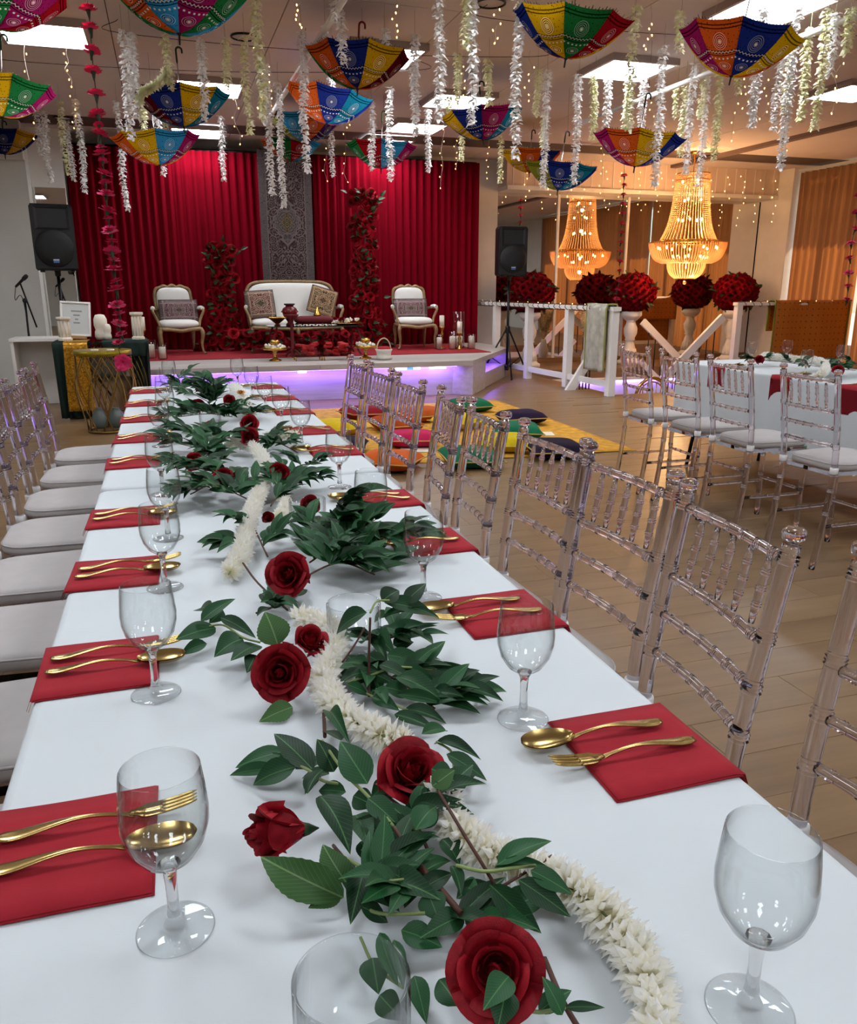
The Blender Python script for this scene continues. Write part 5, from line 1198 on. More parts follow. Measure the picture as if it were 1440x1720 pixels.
def arrangement(name, label, cat, spots, leaves, r, center, group=None, facing=None, core=None):
    """spots: list of (point, outward direction)"""
    e = tag(E(name, center), label, cat, group); rd = random.Random(len(spots))
    for p, d in spots:
        o = O('rose', rd.choice(RS), None, e, Vector(p) - Vector(center)); align(o, d); s_ = r * rd.uniform(.8, 1.15); o.scale = (s_, s_, s_)
    for p, d in leaves:
        o = O('leaf', LS, None, e); dd = Vector(d); basis(o, Vector(p) - Vector(center), dd, Vector((rd.uniform(-1, 1), -1, .6)), r * 1.2, r * 1.7, r * 1.7)
    return e
def column_spots(path, wid, n, seed, Yd=.10):
    rd = random.Random(seed); c = bez(path, 10); out = []; lv = []
    for k_ in range(n):
        f = (k_ + .5) / n * (len(c) - 1.001); i = int(f); q = c[i].lerp(c[i + 1], f - i); g_ = f / (len(c) - 1)
        w_ = wid(g_); a = rd.uniform(-PI * .95, -.05 * PI); rr = rd.uniform(.35, 1.) * w_
        d = Vector((cos(a) * rr, sin(a) * Yd, rd.uniform(-.05, .05))); out.append((q + d, Vector((cos(a) * .8, -1.1, rd.uniform(-.1, .7)))))
        if k_ % 2 == 0: lv.append((q + d * 1.1 + Vector((0, -.03, 0)), (rd.uniform(-1, 1), -.7, rd.uniform(-.3, 1.))))
    return out, lv
Yr = 11.45
def cpath(l): return [ony(x, y, Yr) for x, y in l]
s_, l_ = column_spots(cpath([(372, 590), (378, 560), (372, 520), (372, 480), (368, 440), (375, 415)]), lambda g_: .40 - .62 * g_ if g_ < .35 else .2, 120, 1)
l_ += [(ony(395, 428, Yr), (1, -.3, .8)), (ony(405, 420, Yr), (1, -.3, .5)), (ony(350, 430, Yr), (-1, -.3, .6)), (ony(375, 408, Yr), (0, -.3, 1))]
e = arrangement('rose_column', 'shorter red rose column left of the settee', 'flower arrangement', s_, l_, .062, (ony(372, 590, Yr).x, Yr, z_), 'red rose columns on the stage')
O('post', MB().tube([(0, .1, 0), (0, .08, 1.4)], .03, 8), M_blackm, e)
s_, l_ = column_spots(cpath([(628, 588), (620, 550), (610, 500), (612, 450), (606, 400), (612, 350), (610, 325)]), lambda g_: .36 - .6 * g_ if g_ < .3 else .19, 145, 2)
l_ += [(ony(583, 325, Yr), (-1, -.3, .5)), (ony(635, 335, Yr), (1, -.3, .3)), (ony(640, 330, Yr), (.8, -.3, 1)), (ony(645, 500, Yr), (1, -.3, .2))]
e = arrangement('rose_column', 'taller red rose column right of the settee', 'flower arrangement', s_, l_, .062, (ony(622, 588, Yr).x, Yr, z_), 'red rose columns on the stage')
O('post', MB().tube([(0, .1, 0), (0, .08, 2.1)], .03, 8), M_blackm, e)
Yf = 10.86; rd = random.Random(8); sp_ = []; lv = []
for k_ in range(80):
    x = rd.uniform(392, 600); p = ony(x, 585 - rd.uniform(0, 24), Yf + rd.uniform(-.05, .1)); p.z = max(p.z, z_ + .05); sp_.append((p, (rd.uniform(-.5, .5), -1, rd.uniform(.1, 1))))
    if k_ % 2: lv.append((p + Vector((0, -.04, .02)), (rd.uniform(-1, 1), -.6, rd.uniform(0, .8))))
arrangement('rose_bank', 'low bank of red roses beneath the settee', 'flower arrangement', sp_, lv, .06, (ony(490, 590, Yf).x, Yf, z_))
# ------------------------------------------------------------------ coffee table with trays
Yt = 10.35
tx0, tx1 = ony(448, 545, Yt).x, ony(606, 545, Yt).x; tz = ony(520, 546, Yt).z
e = tag(E('coffee_table', ((tx0 + tx1) / 2, Yt, z_)), 'low dark glass coffee table before the settee', 'table'); hw_ = (tx1 - tx0) / 2; th_ = tz - z_
M_smoke = P('smoked_glass', '141012', .06, trans=.0, coat=.5)
O('glass_top', MB().prism(rrect(-hw_, hw_, -.26, .26, .1, 6), th_ - .014, th_, axis='z'), M_smoke, e)
for sx in (-1, 1):
    for sy in (-1, 1): O('leg', MB().tube(bez([(sx * (hw_ - .1), sy * .2, th_ - .014), (sx * (hw_ - .06), sy * .21, th_ * .6), (sx * (hw_ - .09), sy * .2, .1), (sx * (hw_ - .05), sy * .22, .012)], 5), .012, 8), M_redv, e)
xd = ony(484, 560, Yt).x
e = tag(E('red_table_stand', (xd, Yt - .34, z_)), 'slim dark red stand at the front of the coffee table', 'stand')
O('column', MB().lathe([(.03, .02), (.02, .05), (.018, .4), (.03, .46), (.09, .5), (.09, .515)], 12), M_redv, e)
for k_ in range(3): a = k_ * 2.1 + .3; O('foot', MB().tube(bez([(0, 0, .1), (.06 * cos(a), .06 * sin(a), .07), (.1 * cos(a), .1 * sin(a), .012)], 4), .012, 6), M_redv, e)
tt = tz + .0005
x = ony(465, 540, Yt).x; e = tag(E('gold_bowl', (x, Yt - .05, tt)), 'round gold-patterned bowl at the left of the coffee table', 'bowl')
O('body', MB().lathe([(.03, 0), (.045, .005), (.02, .02), (.05, .045), (.1, .085), (.13, .095), (.128, .10), (.09, .088), (.04, .06), (.001, .055)], 20, cap=False), P('bowl_red_gold', '7a3414', .35, metal=.6, var=.6, vscale=40), e); O('rim', MB().tube([(.13 * cos(a * PI / 12), .13 * sin(a * PI / 12), .098) for a in range(24)], .006, 6, closed=True), M_goldp, e)
x = ony(488, 530, Yt).x; e = tag(E('red_vase', (x, Yt + .05, tt)), 'dark red jewelled vase on the coffee table', 'vase')
O('body', MB().lathe([(.05, 0), (.055, .01), (.03, .035), (.045, .06), (.085, .12), (.098, .17), (.085, .205), (.05, .225), (.048, .24)], 20), P('vase_red', '5e0a10', .3, var=.4, vscale=60), e); O('rim', MB().lathe([(.05, .238), (.07, .25), (.068, .262), (.045, .26)], 20), P('vase_rim', '241a14', .4), e)
for k_ in range(8): O('jewel', MB().sphere((.095 * cos(k_ * PI / 4), .095 * sin(k_ * PI / 4), .165), .012, 8, 6), P('ruby', '9a1020', .15), e)
x = ony(527, 542, Yt).x; e = tag(E('red_tray_cushion', (x, Yt, tt)), 'red velvet tray cushion with gold fringe on the coffee table', 'tray')
O('cushion', pad(.48, .32, .10, 4), M_redv, e, (0, 0, .062)); 
for k_ in range(16): a = 2 * PI * k_ / 16; O('gold_bell', MB().sphere((.225 * cos(a), .145 * sin(a), .014), .012, 6, 5), M_goldp, e)
e = tag(E('gold_cone', (x + .05, Yt, tt + .113)), 'small gold cone ornament on the red tray cushion', 'ornament'); O('cone', MB().lathe([(.05, 0), (.052, .012), (.036, .04), (.014, .09), (.004, .11)], 12), M_goldp, e); O('knob', MB().sphere((0, 0, .112), .009, 8, 6), M_goldp, e)
x = ony(582, 541, Yt).x; e = tag(E('flower_tray', (x, Yt - .02, tt)), 'tray of white and red flower strings at the right of the coffee table', 'tray')
O('plate', MB().lathe([(.12, 0), (.2, .012), (.21, .022), (.18, .018), (.001, .012)], 20, Matrix.Diagonal((1., .7, 1, 1)), cap=False), M_goldp, e); rd = random.Random(4)
for k_ in range(22): O('flower', MUM[k_ % 4] if k_ % 4 else RS[0], None, e, (rd.uniform(-.17, .17), rd.uniform(-.1, .1), rd.uniform(.035, .06)), (rd.uniform(-.6, .6), rd.uniform(-.6, .6), 0), 1.5 if k_ % 4 else .04)
# ------------------------------------------------------------------ floor pieces at the front of the stage
Yg = 9.75; zg = SZ + .0005
for px_, n in ((462, 'left'), (614, 'right')):
    x = ony(px_, 590, Yg).x; e = tag(E('cake_stand', (x, Yg, zg)), 'gold pedestal stand with white sweets, %s of the gift baskets' % n, 'cake stand', 'gold pedestal stands on the stage')
    O('base', MB().lathe([(.075, 0), (.07, .012), (.025, .03), (.018, .06), (.02, .1), (.05, .125)], 18), M_goldp, e); O('plate', MB().lathe([(.05, .124), (.14, .13), (.145, .16), (.138, .16), (.13, .138), (.001, .136)], 22, cap=False), M_goldp, e); rd = random.Random(3)
    for k_ in range(22): a = k_ * 2.4; rr = .115 * math.sqrt(k_ / 22); O('sweet', MB().sphere((rr * cos(a), rr * sin(a), .158 + .012 * (k_ % 3)), .02, 7, 5), M_ivory, e)
    O('gold_box', MB().lathe([(.055, .185), (.06, .19), (.06, .225), (.052, .24), (.03, .245)], 14), M_goldp, e)
for px_, n in ((516, 'left'), (563, 'right')):
    x = ony(px_, 592, Yg).x; e = tag(E('gift_basket', (x, Yg - .05, zg)), 'low gift basket with red goods and gold feet, %s one' % n, 'basket', 'gift baskets at the stage front')
    O('tray', MB().box(-.17, .17, -.09, .09, .05, .058).box(-.17, .17, -.09, -.082, .05, .14).box(-.17, .17, .082, .09, .05, .14).box(-.17, -.162, -.09, .09, .05, .14).box(.162, .17, -.09, .09, .05, .14), thin_clear('acrylic_box', 'f4e8e8'), e)
    for sx in (-1, 1):
        for sy in (-1, 1): O('foot', MB().tube([(sx * .15, sy * .07, 0), (sx * .16, sy * .08, .05)], .008, 6), M_goldp, e)
    rd = random.Random(px_)
    for k_ in range(12): O('red_packet', MB().box(-.05, .05, -.035, .035, 0, .03, bev=.004), P('red_foil', 'a81a1e', .35, rnd=.3), e, (rd.uniform(-.1, .1), rd.uniform(-.04, .04), .06 + .011 * k_), (rd.uniform(-.2, .2), rd.uniform(-.2, .2), rd.uniform(0, 3)))
x = ony(645, 595, Yg - .2).x; e = tag(E('white_flower_basket', (x, Yg - .2, zg)), 'small white basket with hoop handle and red filling', 'basket')
O('body', MB().lathe([(.06, 0), (.095, .005), (.1, .03), (.085, .05), (.09, .09), (.105, .12), (.1, .125), (.001, .1)], 18, cap=False), P('white_wicker', 'd8d2c6', .8, bump=.6, bscale=60, bdist=.006), e); O('hoop', MB().tube([(.085 * cos(a * PI / 12), 0, .12 + .13 * sin(a * PI / 12)) for a in range(13)], .008, 7), P('wicker', 'c2a98a', .7), e)
O('filling', pad(.16, .16, .06), P('red_cloth_fill', 'a01018', .8), e, (0, 0, .125))
# candles
def hurricane(p, r, h, hc, label, tall=False):
    e = tag(E('glass_hurricane', p), label, 'candle', 'candles on the stage'); O('glass', MB().lathe([(.001, .003), (r, .003), (r, h), (r - .003, h), (r - .003, .006), (.001, .006)], 20, cap=False), M_thin, e)
    c_ = O('candle', MB().lathe([(r * .72, .007), (r * .72, hc), (r * .6, hc + .004), (.001, hc - .004)], 16), M_wax, e); O('wick', MB().tube([(0, 0, hc - .003), (.002, 0, hc + .012)], .0018, 5), M_black, c_); return e
def stick(p, h, label, m=None):
    e = tag(E('candlestick', p), label, 'candle holder', 'gold candlesticks'); k_ = h
    O('stem', MB().lathe([(.05, 0), (.05, .01), (.02, .03), (.012, .08 * k_ / .3), (.022, .12 * k_ / .3), (.01, .15 * k_ / .3), (.024, .2 * k_ / .3), (.011, .24 * k_ / .3), (.03, .28 * k_ / .3), (.045, k_), (.02, k_ + .002)], 16), m or M_goldp, e)
    c_ = O('candle', MB().lathe([(.034, k_ + .001), (.034, k_ + .15), (.028, k_ + .153), (.001, k_ + .148)], 14), M_wax, e); O('wick', MB().tube([(0, 0, k_ + .148), (.002, 0, k_ + .165)], .0018, 5), M_black, c_); return e
zk = z_
def onst(x, y): return onz(x, y, zk)
Yc = 10.75
def cx_(x, Y=Yc): return ony(x, 580, Y).x
hurricane((cx_(738), Yc, zk), .05, .2, .16, 'pillar candle in glass, leftmost right of the right armchair'); stick((cx_(747), Yc + .12, zk), .30, 'tall gold candlestick with candle right of the right armchair')
hurricane((cx_(760), Yc, zk), .055, .24, .17, 'pillar candle in glass between the two gold candlesticks'); stick((cx_(772), Yc, zk), .22, 'shorter gold candlestick standing before a tall glass')
hurricane((cx_(778), Yc + .2, zk), .085, .5, .16, 'tall wide hurricane glass behind the shorter candlestick'); hurricane((cx_(792), Yc, zk), .055, .2, .17, 'pillar candle in glass nearest the pier')
hurricane((cx_(253, 10.5), 10.5, zk), .06, .22, .16, 'pillar candle in glass at the left stage end, taller one'); hurricane((cx_(272, 10.3), 10.3, zk), .055, .19, .14, 'pillar candle in glass at the left stage end, shorter one')
stick((cx_(242, 10.4), 10.4, zk), .34, 'copper candlestick behind the draped table', P('copper', 'a8623f', .25, metal=1.))
# ================================================================== left corner
def tripod(e, z1, r=.45, n=3, a0=.4):
    O('pole', MB().tube([(0, 0, .12), (0, 0, z1)], .018, 10), M_blackm, e); O('collar', MB().lathe([(.03, .62), (.034, .64), (.034, .70), (.03, .72)], 12), M_black, e); O('hub', MB().lathe([(.028, .10), (.03, .12), (.03, .16), (.026, .18)], 12), M_black, e)
    for k_ in range(n):
        a = a0 + 2 * PI * k_ / n; l_ = O('leg', MB().tube([(.02 * cos(a), .02 * sin(a), .68), (r * cos(a), r * sin(a), .015)], .012, 8), M_blackm, e); O('rubber_foot', MB().sphere((r * cos(a), r * sin(a), .018), .018, 8, 6), M_black, l_)
        O('brace', MB().tube([(.02 * cos(a), .02 * sin(a), .14), (r * .62 * cos(a), r * .62 * sin(a), .28)], .008, 6), M_blackm, e)
def speaker(p, rz, w_, d, h, label, tilt=0.):
    e = tag(E('loudspeaker', p, rz), label, 'loudspeaker', 'black loudspeakers on stands')
    poly = [(-w_ / 2, -d / 2), (w_ / 2, -d / 2), (w_ / 2, d * .1), (w_ * .3, d / 2), (-w_ * .3, d / 2), (-w_ / 2, d * .1)]
    n = len(poly); rows = [(0, .93), (.02, 1), (h - .03, 1), (h, .92)]
    m = MB(); m.add([(x * s_, y * s_, z) for z, s_ in rows for x, y in poly], [(j * n + i, j * n + (i + 1) % n, (j + 1) * n + (i + 1) % n, (j + 1) * n + i) for j in range(3) for i in range(n)] + [tuple(range(n))[::-1], tuple(range(3 * n, 4 * n))])
    O('cabinet', m, M_black, e); R_ = w_ * .46
    O('woofer_grille', MB().lathe([(R_, 0), (R_, .012), (R_ * .96, .02), (R_ * .5, .028), (.001, .03)], 32, Matrix.Translation((0, -d / 2, R_ + .035)) @ Matrix.Rotation(PI / 2, 4, 'X'), cap=False), P('black_grille', '050506', .55, bump=.4, bscale=700), e)
    def horn(u, v):
        x = (2 * u - 1) * w_ * .36 * (.45 + .55 * v); return (x, -d / 2 - .004 + .07 * (1 - v) - .0, h * .60 + (h * .35) * (.0 + 1. * abs(v)) * .0 + h * .36 * (.2 + .8 * v) )
    hm = MB(); a, b, c0, c1 = w_ * .40, w_ * .2, h * .62, h * .95
    hm.add([(-a, -d / 2 - .012, c0), (a, -d / 2 - .012, c0), (a, -d / 2 - .012, c1), (-a, -d / 2 - .012, c1), (-b, -d / 2 + .03, c0 + .06), (b, -d / 2 + .03, c0 + .06), (b, -d / 2 + .03, c1 - .05), (-b, -d / 2 + .03, c1 - .05)], [(0, 1, 5, 4), (1, 2, 6, 5), (2, 3, 7, 6), (3, 0, 4, 7), (4, 5, 6, 7)])
    hm.box(-a - .02, -a, -d / 2 - .012, -d / 2, c0 - .02, c1 + .02); hm.box(a, a + .02, -d / 2 - .012, -d / 2, c0 - .02, c1 + .02); O('horn', hm, M_black, e)
    O('badge', MB().box(-.03, .03, -.003, 0, -.022, .0), P('badge_blue', '3a5f9a', .4), e, (0, -d / 2 - .031, .10)); O('badge', MB().box(-.03, .03, -.003, 0, .003, .016), P('badge_white', 'b8bcc4', .4), e, (0, -d / 2 - .031, .10))
    for sx in (-1, 1): O('rubber_foot', MB().box(sx * w_ * .35 - .025, sx * w_ * .35 + .025, -d * .4, -d * .3, -.02, 0), M_black, e)
    O('pole_socket', MB().lathe([(.03, -.06), (.032, -.01), (.04, 0)], 10), M_black, e); return e
s1, s2 = ony(58, 455, 10.2), ony(128, 352, 10.2); xs = (s1.x + s2.x) / 2
e = tag(E('speaker_stand', (xs - .02, 10.25, 0)), 'black tripod stand under the left loudspeaker', 'stand', 'loudspeaker stands'); tripod(e, 1.40, .42, 3, 2.2)
speaker((xs - .02, 10.25, 1.43), .12, .43, .38, .69, 'black loudspeaker on a tripod at the left of the stage')
xr2 = ony(858, 420, 10.75).x
e = tag(E('speaker_stand', (xr2, 10.78, 0)), 'black tripod stand under the right loudspeaker', 'stand', 'loudspeaker stands'); tripod(e, 1.36, .40, 3, .3)
speaker((xr2, 10.78, 1.40), -.12, .40, .34, .64, 'black loudspeaker on a tripod before the mirrors')
tag(O('floor_bag', pad(.34, .26, .16, 3), P('black_bag', '0a0a0b', .8), None, (-1.22, 10.0, .081)), 'black bag on the floor at the foot of the left stand', 'bag')
# microphone stand behind the white side table
mx_ = ony(40, 520, 10.1).x; e = tag(E('microphone_stand', (mx_, 10.1, 0)), 'black microphone stand behind the white side table', 'microphone stand')
bt, tp_, hd_ = (0, 0, 0), ony(42, 505, 10.1) - Vector((mx_, 10.1, 0)), ony(34, 476, 10.1) - Vector((mx_, 10.1, 0))
O('base', MB().lathe([(.13, 0), (.13, .012), (.03, .025), (.014, .03)], 20), M_black, e); O('pole', MB().tube([(0, 0, .03), tp_], .011, 8), M_blackm, e); O('clutch', MB().sphere(tp_, .028, 10, 8), M_black, e)
O('boom', MB().tube([ony(62, 550, 10.1) - Vector((mx_, 10.1, 0)), hd_], .009, 8), M_blackm, e); m0, m1 = ony(26, 482, 10.1) - Vector((mx_, 10.1, 0)), ony(46, 462, 10.1) - Vector((mx_, 10.1, 0))
O('microphone', MB().tube([m0, m0.lerp(m1, .6), m0.lerp(m1, .68), m1.lerp(m0, .12), m1], [.012, .016, .022, .024, .014], 10), M_black, e); O('cable', MB().tube(bez([m0, m0 + Vector((-.02, 0, -.14)), tp_ + Vector((-.02, -.02, .03)), tp_ + Vector((.01, -.02, -.5))], 6), .004, 5), M_black, e)
# white side table
wa, wb_ = ony(22, 562, 9.7), ony(102, 562, 9.7)
wt_ = (wa.x + wb_.x) / 2; hwt = (wb_.x - wa.x) / 2
e = tag(E('white_box_table', (wt_, 9.66, 0)), 'plain white box table in the left corner', 'table'); O('panel', MB().box(-hwt, -hwt + .03, -.2, .2, 0, .70).box(hwt - .03, hwt, -.2, .2, 0, .70).box(-hwt + .03, hwt - .03, .17, .2, 0, .70), M_white, e); O('top', MB().box(-hwt - .01, hwt + .01, -.22, .22, .70, .735, bev=.004), M_white, e)
# draped display table
dz = .74; dc = Vector((-.62, 8.75)); 
da, db = ony(100, 565, 8.6).x, ony(240, 565, 8.6).x
e = tag(E('display_table', ((da + db) / 2, 8.75, 0)), 'gold wire table draped in green and gold cloth', 'table'); hd2 = (db - da) / 2
O('top', MB().prism(rrect(-hd2, hd2, -.24, .24, .06, 5), dz - .02, dz, axis='z'), P('mirror_top', '16201c', .1, coat=.5), e)
for k_ in range(12):
    t0 = -hd2 + .03 + (2 * hd2 - .06) * k_ / 12; 
    for sg in (-1, 1):
        a0, a1 = t0, max(-hd2 + .03, min(hd2 - .03, t0 + sg * .28)); O('wire', MB().tube(bez([(a0, -.22, dz - .02), ((a0 + a1) / 2 + sg * .06, -.25, dz * .5), (a1, -.22, .015)], 6), .006, 6), P('antique_gold', '8a6f3c', .35, metal=.9), e)
O('base_ring', MB().tube([(x * hd2 * .95, y, .012) for x, y in ((-1, -.22), (1, -.22), (1, .22), (-1, .22))], .01, 6, closed=True), P('antique_gold', '8a6f3c', .35, metal=.9), e)
def drape(x0, x1, y0, ztop, zb, ytop, m, name, label, n=6, amp=.02, seed=0):
    rd = random.Random(seed); ph = rd.uniform(0, 6); L1 = ytop; L2 = ztop - zb
    def fn(u, v):
        s = v * (L1 + L2); x = x0 + (x1 - x0) * u; w_ = amp * sin(u * n * 2 * PI + ph)
        if s < L1: return (x, y0 + L1 - s, ztop + .006 + abs(w_) * .15)
        f = (s - L1) / L2; return (x + .02 * f * sin(u * 9 + ph), y0 - .012 - .02 * f + w_ * min(1, f * 2) - .3 * abs(amp), ztop + .004 - (s - L1))
    o = O(name, MB().grid(fn, 40, 24), m, None, fix=False); md = o.modifiers.new('thickness', 'SOLIDIFY'); md.thickness = .004; md.offset = 1
    return tag(o, label, 'cloth')
def sequin(name, c, c2):
    m = bpy.data.materials.new(name); m.use_nodes = True; t = NT(m); b = t.n['Principled BSDF']; b.inputs['Roughness'].default_value = .35; b.inputs['Metallic'].default_value = .55
    vo = t.new('ShaderNodeTexVoronoi'); vo.inputs['Scale'].default_value = 90; t.link(t.coord('Object'), vo.inputs['Vector'])
    sx = t.new('ShaderNodeSeparateColor'); t.link(vo.outputs['Color'], sx.inputs[0]); t.link(t.mix(sx.outputs[0], lin(c), lin(c2)), b.inputs['Base Color'])
    nm = t.new('ShaderNodeBump'); nm.inputs['Strength'].default_value = .8; nm.inputs['Distance'].default_value = .01; t.link(sx.outputs[1], nm.inputs['Height']); t.link(nm.outputs[0], b.inputs['Normal']); MATS[name] = m; return m
M_green = P('dark_green_velvet', '07201a', .85)
yf_ = 8.75 - .24
g0, g1 = ony(98, 620, yf_).x, ony(140, 620, yf_).x
dcx = (da + db) / 2
drape(g0 - .03, g1 + .06, yf_ - .01, dz, .02, .40, M_green, 'green_cloth', 'dark green cloth hanging under the gold sequin runner', 5, .02, 1)
drape(ony(112, 620, yf_).x, ony(152, 620, yf_).x, yf_ - .05, dz + .006, .09, .36, sequin('gold_sequin', '8a5a08', 'd9a02a'), 'sequin_runner', 'gold sequin runner falling down the display table', 3, .012, 2)
drape(dcx + .0, db + .03, yf_ - .012, dz + .002, .60, .42, M_green, 'green_cloth', 'dark green cloth over the right half of the display table', 4, .01, 3)
drape(db - .16, db + .05, yf_ + .03, dz + .001, .05, .2, P('black_green_velvet', '05130f', .85), 'green_cloth', 'nearly black cloth hanging at the right of the display table', 4, .02, 4)
def on_t(px_, Y=8.7): return ony(px_, 556, Y).x
zt_ = dz + .016
fr_c = ony(122, 532, 8.72); e = tag(E('sign_frame', (fr_c.x, 8.80, zt_)), 'white framed notice leaning on the display table', 'sign'); e.rotation_euler = (-.25, .06, 0)
O('panel', MB().box(-.125, .125, 0, .008, .03, .36), P('paper_white', 'c6c8c6', .7), e)
for a in ((-.14, .14, .03, .05), (-.14, .14, .35, .37), (-.14, -.12, .05, .35), (.12, .14, .05, .35)): O('moulding', MB().box(a[0], a[1], -.012, .012, a[2], a[3], bev=.003), M_white, e)
O('ledge', MB().box(-.13, .10, -.03, .03, 0, .028), P('easel_wood', 'a2814e', .5), e)
for k_, (w_, z) in enumerate(((.10, .27), (.06, .23), (.03, .19), (.06, .155))): O('print_line', MB().box(-w_ / 2 + .01, w_ / 2 + .01, -.002, 0, z, z + .014), P('grey_print', '8c8e8c', .8), e)
def white_pillar(x, Y, h, r, label, kind):
    e = tag(E('white_vase', (x, Y, zt_)), label, 'vase', 'white ornaments on the display table')
    if kind == 'jar': O('body', MB().lathe([(r * .8, 0), (r, .02), (r * .95, h * .3), (r * .8, h * .38), (r * 1.02, h * .55), (r, h * .8), (r * .7, h * .97), (r * .2, h), (.001, h)], 18), M_wax, e)
    else:
        O('body', MB().lathe([(r * 1.1, 0), (r * 1.1, .02), (r * .85, .03), (r * .82, h * .85), (r * 1.15, h * .92), (r * 1.15, h), (r * .8, h), (.001, h * .97)], 10, smooth=False), M_wax, e)
        for k_ in range(10): a = k_ * PI / 5; O('flute', MB().tube([(r * .86 * cos(a), r * .86 * sin(a), .035), (r * .84 * cos(a), r * .84 * sin(a), h * .84)], .006, 5), M_wax, e)
    return e
white_pillar(on_t(232), 8.62, .26, .055, 'white fluted column ornament at the right of the display table', 'col')
white_pillar(on_t(170, 8.75), 8.75, .24, .062, 'white rounded jar in the middle of the display table', 'jar')
white_pillar(on_t(181, 8.7), 8.66, .15, .035, 'small white pot beside the rounded jar', 'jar')
white_pillar(on_t(108, 8.6), 8.62, .22, .06, 'pale tiered ornament left of the framed notice', 'col')
# gold wire side table
c_ = ony(172, 590, 7.75); sx_, sz_ = c_.x, c_.z; e = tag(E('wire_side_table', (sx_, 7.75, 0)), 'round gold wire side table with glass top', 'table'); R_ = .23
M_ag = P('antique_gold', '8a6f3c', .35, metal=.9)
O('top_rim', MB().lathe([(R_, sz_ - .03), (R_ + .012, sz_ - .03), (R_ + .012, sz_ + .012), (R_, sz_ + .012)], 32), P('gold_glitter', '9a8420', .35, metal=.7, var=.5, vscale=200), e); O('glass_top', MB().lathe([(.001, sz_ - .012), (R_, sz_ - .012), (R_, sz_), (.001, sz_)], 32, cap=False), P('mirror_dark', '2a2a26', .08, coat=.4), e)
for k_ in range(8):
    for sg in (-1, 1):
        a = k_ * PI / 4; O('wire', MB().tube(bez([(R_ * cos(a), R_ * sin(a), sz_ - .03), (.26 * cos(a + sg * .5), .26 * sin(a + sg * .5), sz_ * .55), (R_ * .8 * cos(a + sg * 1.0), R_ * .8 * sin(a + sg * 1.0), .02)], 7), .006, 6), M_ag, e)
O('base_ring', MB().tube([(R_ * .8 * cos(k_ * PI / 16), R_ * .8 * sin(k_ * PI / 16), .014) for k_ in range(32)], .012, 6, closed=True), M_ag, e)
for k_, (dx, lb) in enumerate(((-.06, 'left'), (.07, 'right'))): tag(O('white_tealight', MB().lathe([(.032, 0), (.034, .004), (.034, .016), (.028, .02), (.001, .018)], 14), M_wax, None, (sx_ + dx, 7.7, sz_ + .0005)), 'white tealight on the round gold table, %s one' % lb, 'candle', 'tealights on the round gold table')
for k_, dx in enumerate((-.08, .06)): tag(O('grey_vase', MB().lathe([(.05, 0), (.07, .02), (.075, .09), (.05, .14), (.03, .17), (.035, .18)], 16), P('grey_glass', '5f6b66', .2), None, (sx_ + dx, 7.75, .03)), 'grey glass vase under the round gold table, %s one' % ('left', 'right')[k_], 'vase', 'vases under the round gold table')
# ================================================================== rug with floor cushions
a, b, c, d = onz(1070, 757, 0), onz(600, 785, 0), onz(500, 690, 0), onz(832, 672, 0)
M_yel = P('yellow_jacquard', 'c08a1e', .8, var=.3, vscale=14, bump=.2, bscale=80)
m = MB(); 
def rf(u, v): p = (b.lerp(a, u)).lerp(c.lerp(d, u), v); return (p.x, p.y, .004 + .0025 * (1 + sin(u * 17 + v * 6)))
m.grid(rf, 40, 26); o = O('yellow_throw', m, M_yel, fix=False); md = o.modifiers.new('t', 'SOLIDIFY'); md.thickness = .003; md.offset = -1
tag(o, 'large yellow patterned throw spread on the floor', 'rug')
FC = [('red', '7c0a18', (613, 688), .2, 'far left corner'), ('yellow', 'c2a40c', (566, 712), .6, 'left edge'), ('dark purple', '1c0e28', (572, 743), -.3, 'near left, half hidden by a chair'), ('rust orange', 'a0400c', (665, 706), .1, 'behind the pink one'), ('pink', 'b01848', (692, 731), -.2, 'in the middle of the throw'), ('orange', 'b8520e', (655, 768), 1., 'nearest on the left'), ('deep orange', 'a84a0e', (712, 690), .2, 'at the back centre'), ('yellow', 'c0a40e', (772, 702), .3, 'back centre beside green'), ('green', '0c5a38', (788, 675), .0, 'farthest back'), ('dark purple', '1e0c2a', (875, 695), -.1, 'back right corner'), ('green', '0c6040', (868, 717), -.3, 'right side'), ('yellow', 'bca40e', (848, 738), -.4, 'between two green ones'), ('green', '0a5c3c', (790, 762), -.1, 'nearest in the centre'), ('dark purple', '1a0c24', (932, 748), -.15, 'nearest on the right')]
for i, (cn, hx, (x, y), rz, wh) in enumerate(FC):
    p = onz(x, y + 6, .06); e = tag(E('floor_cushion', (p.x, p.y, .068)), '%s velvet floor cushion on the yellow throw, %s' % (cn, wh), 'cushion', 'velvet floor cushions on the throw'); e.rotation_euler = (random.uniform(-.05, .05), random.uniform(-.05, .05), rz)
    W = .43
    def shell(u, v, s):
        X, Y = 2 * u - 1, 2 * v - 1; k_ = max(0, (1 - X ** 4) * (1 - Y ** 4)); q = 1 - .06 * (1 - X * X) * abs(Y) ** 3; q2_ = 1 - .06 * (1 - Y * Y) * abs(X) ** 3
        return (X * W / 2 * q2_, Y * W / 2 * q, s * .062 * k_ ** .55)
    O('cover', MB().grid(lambda u, v: shell(u, v, 1), 12, 12).grid(lambda u, v: shell(u, v, -1), 12, 12), P('velvet_' + hx, hx, .85, var=.15, vscale=10, spec=.2), e)
    rim = [shell(t, 0, 0) for t in (0, .25, .5, .75)] + [shell(1, t, 0) for t in (0, .25, .5, .75)] + [shell(1 - t, 1, 0) for t in (0, .25, .5, .75)] + [shell(0, 1 - t, 0) for t in (0, .25, .5, .75)]
    O('gold_piping', MB().tube(rim, .005, 5, closed=True), P('gold_cord', 'b89448', .5), e)
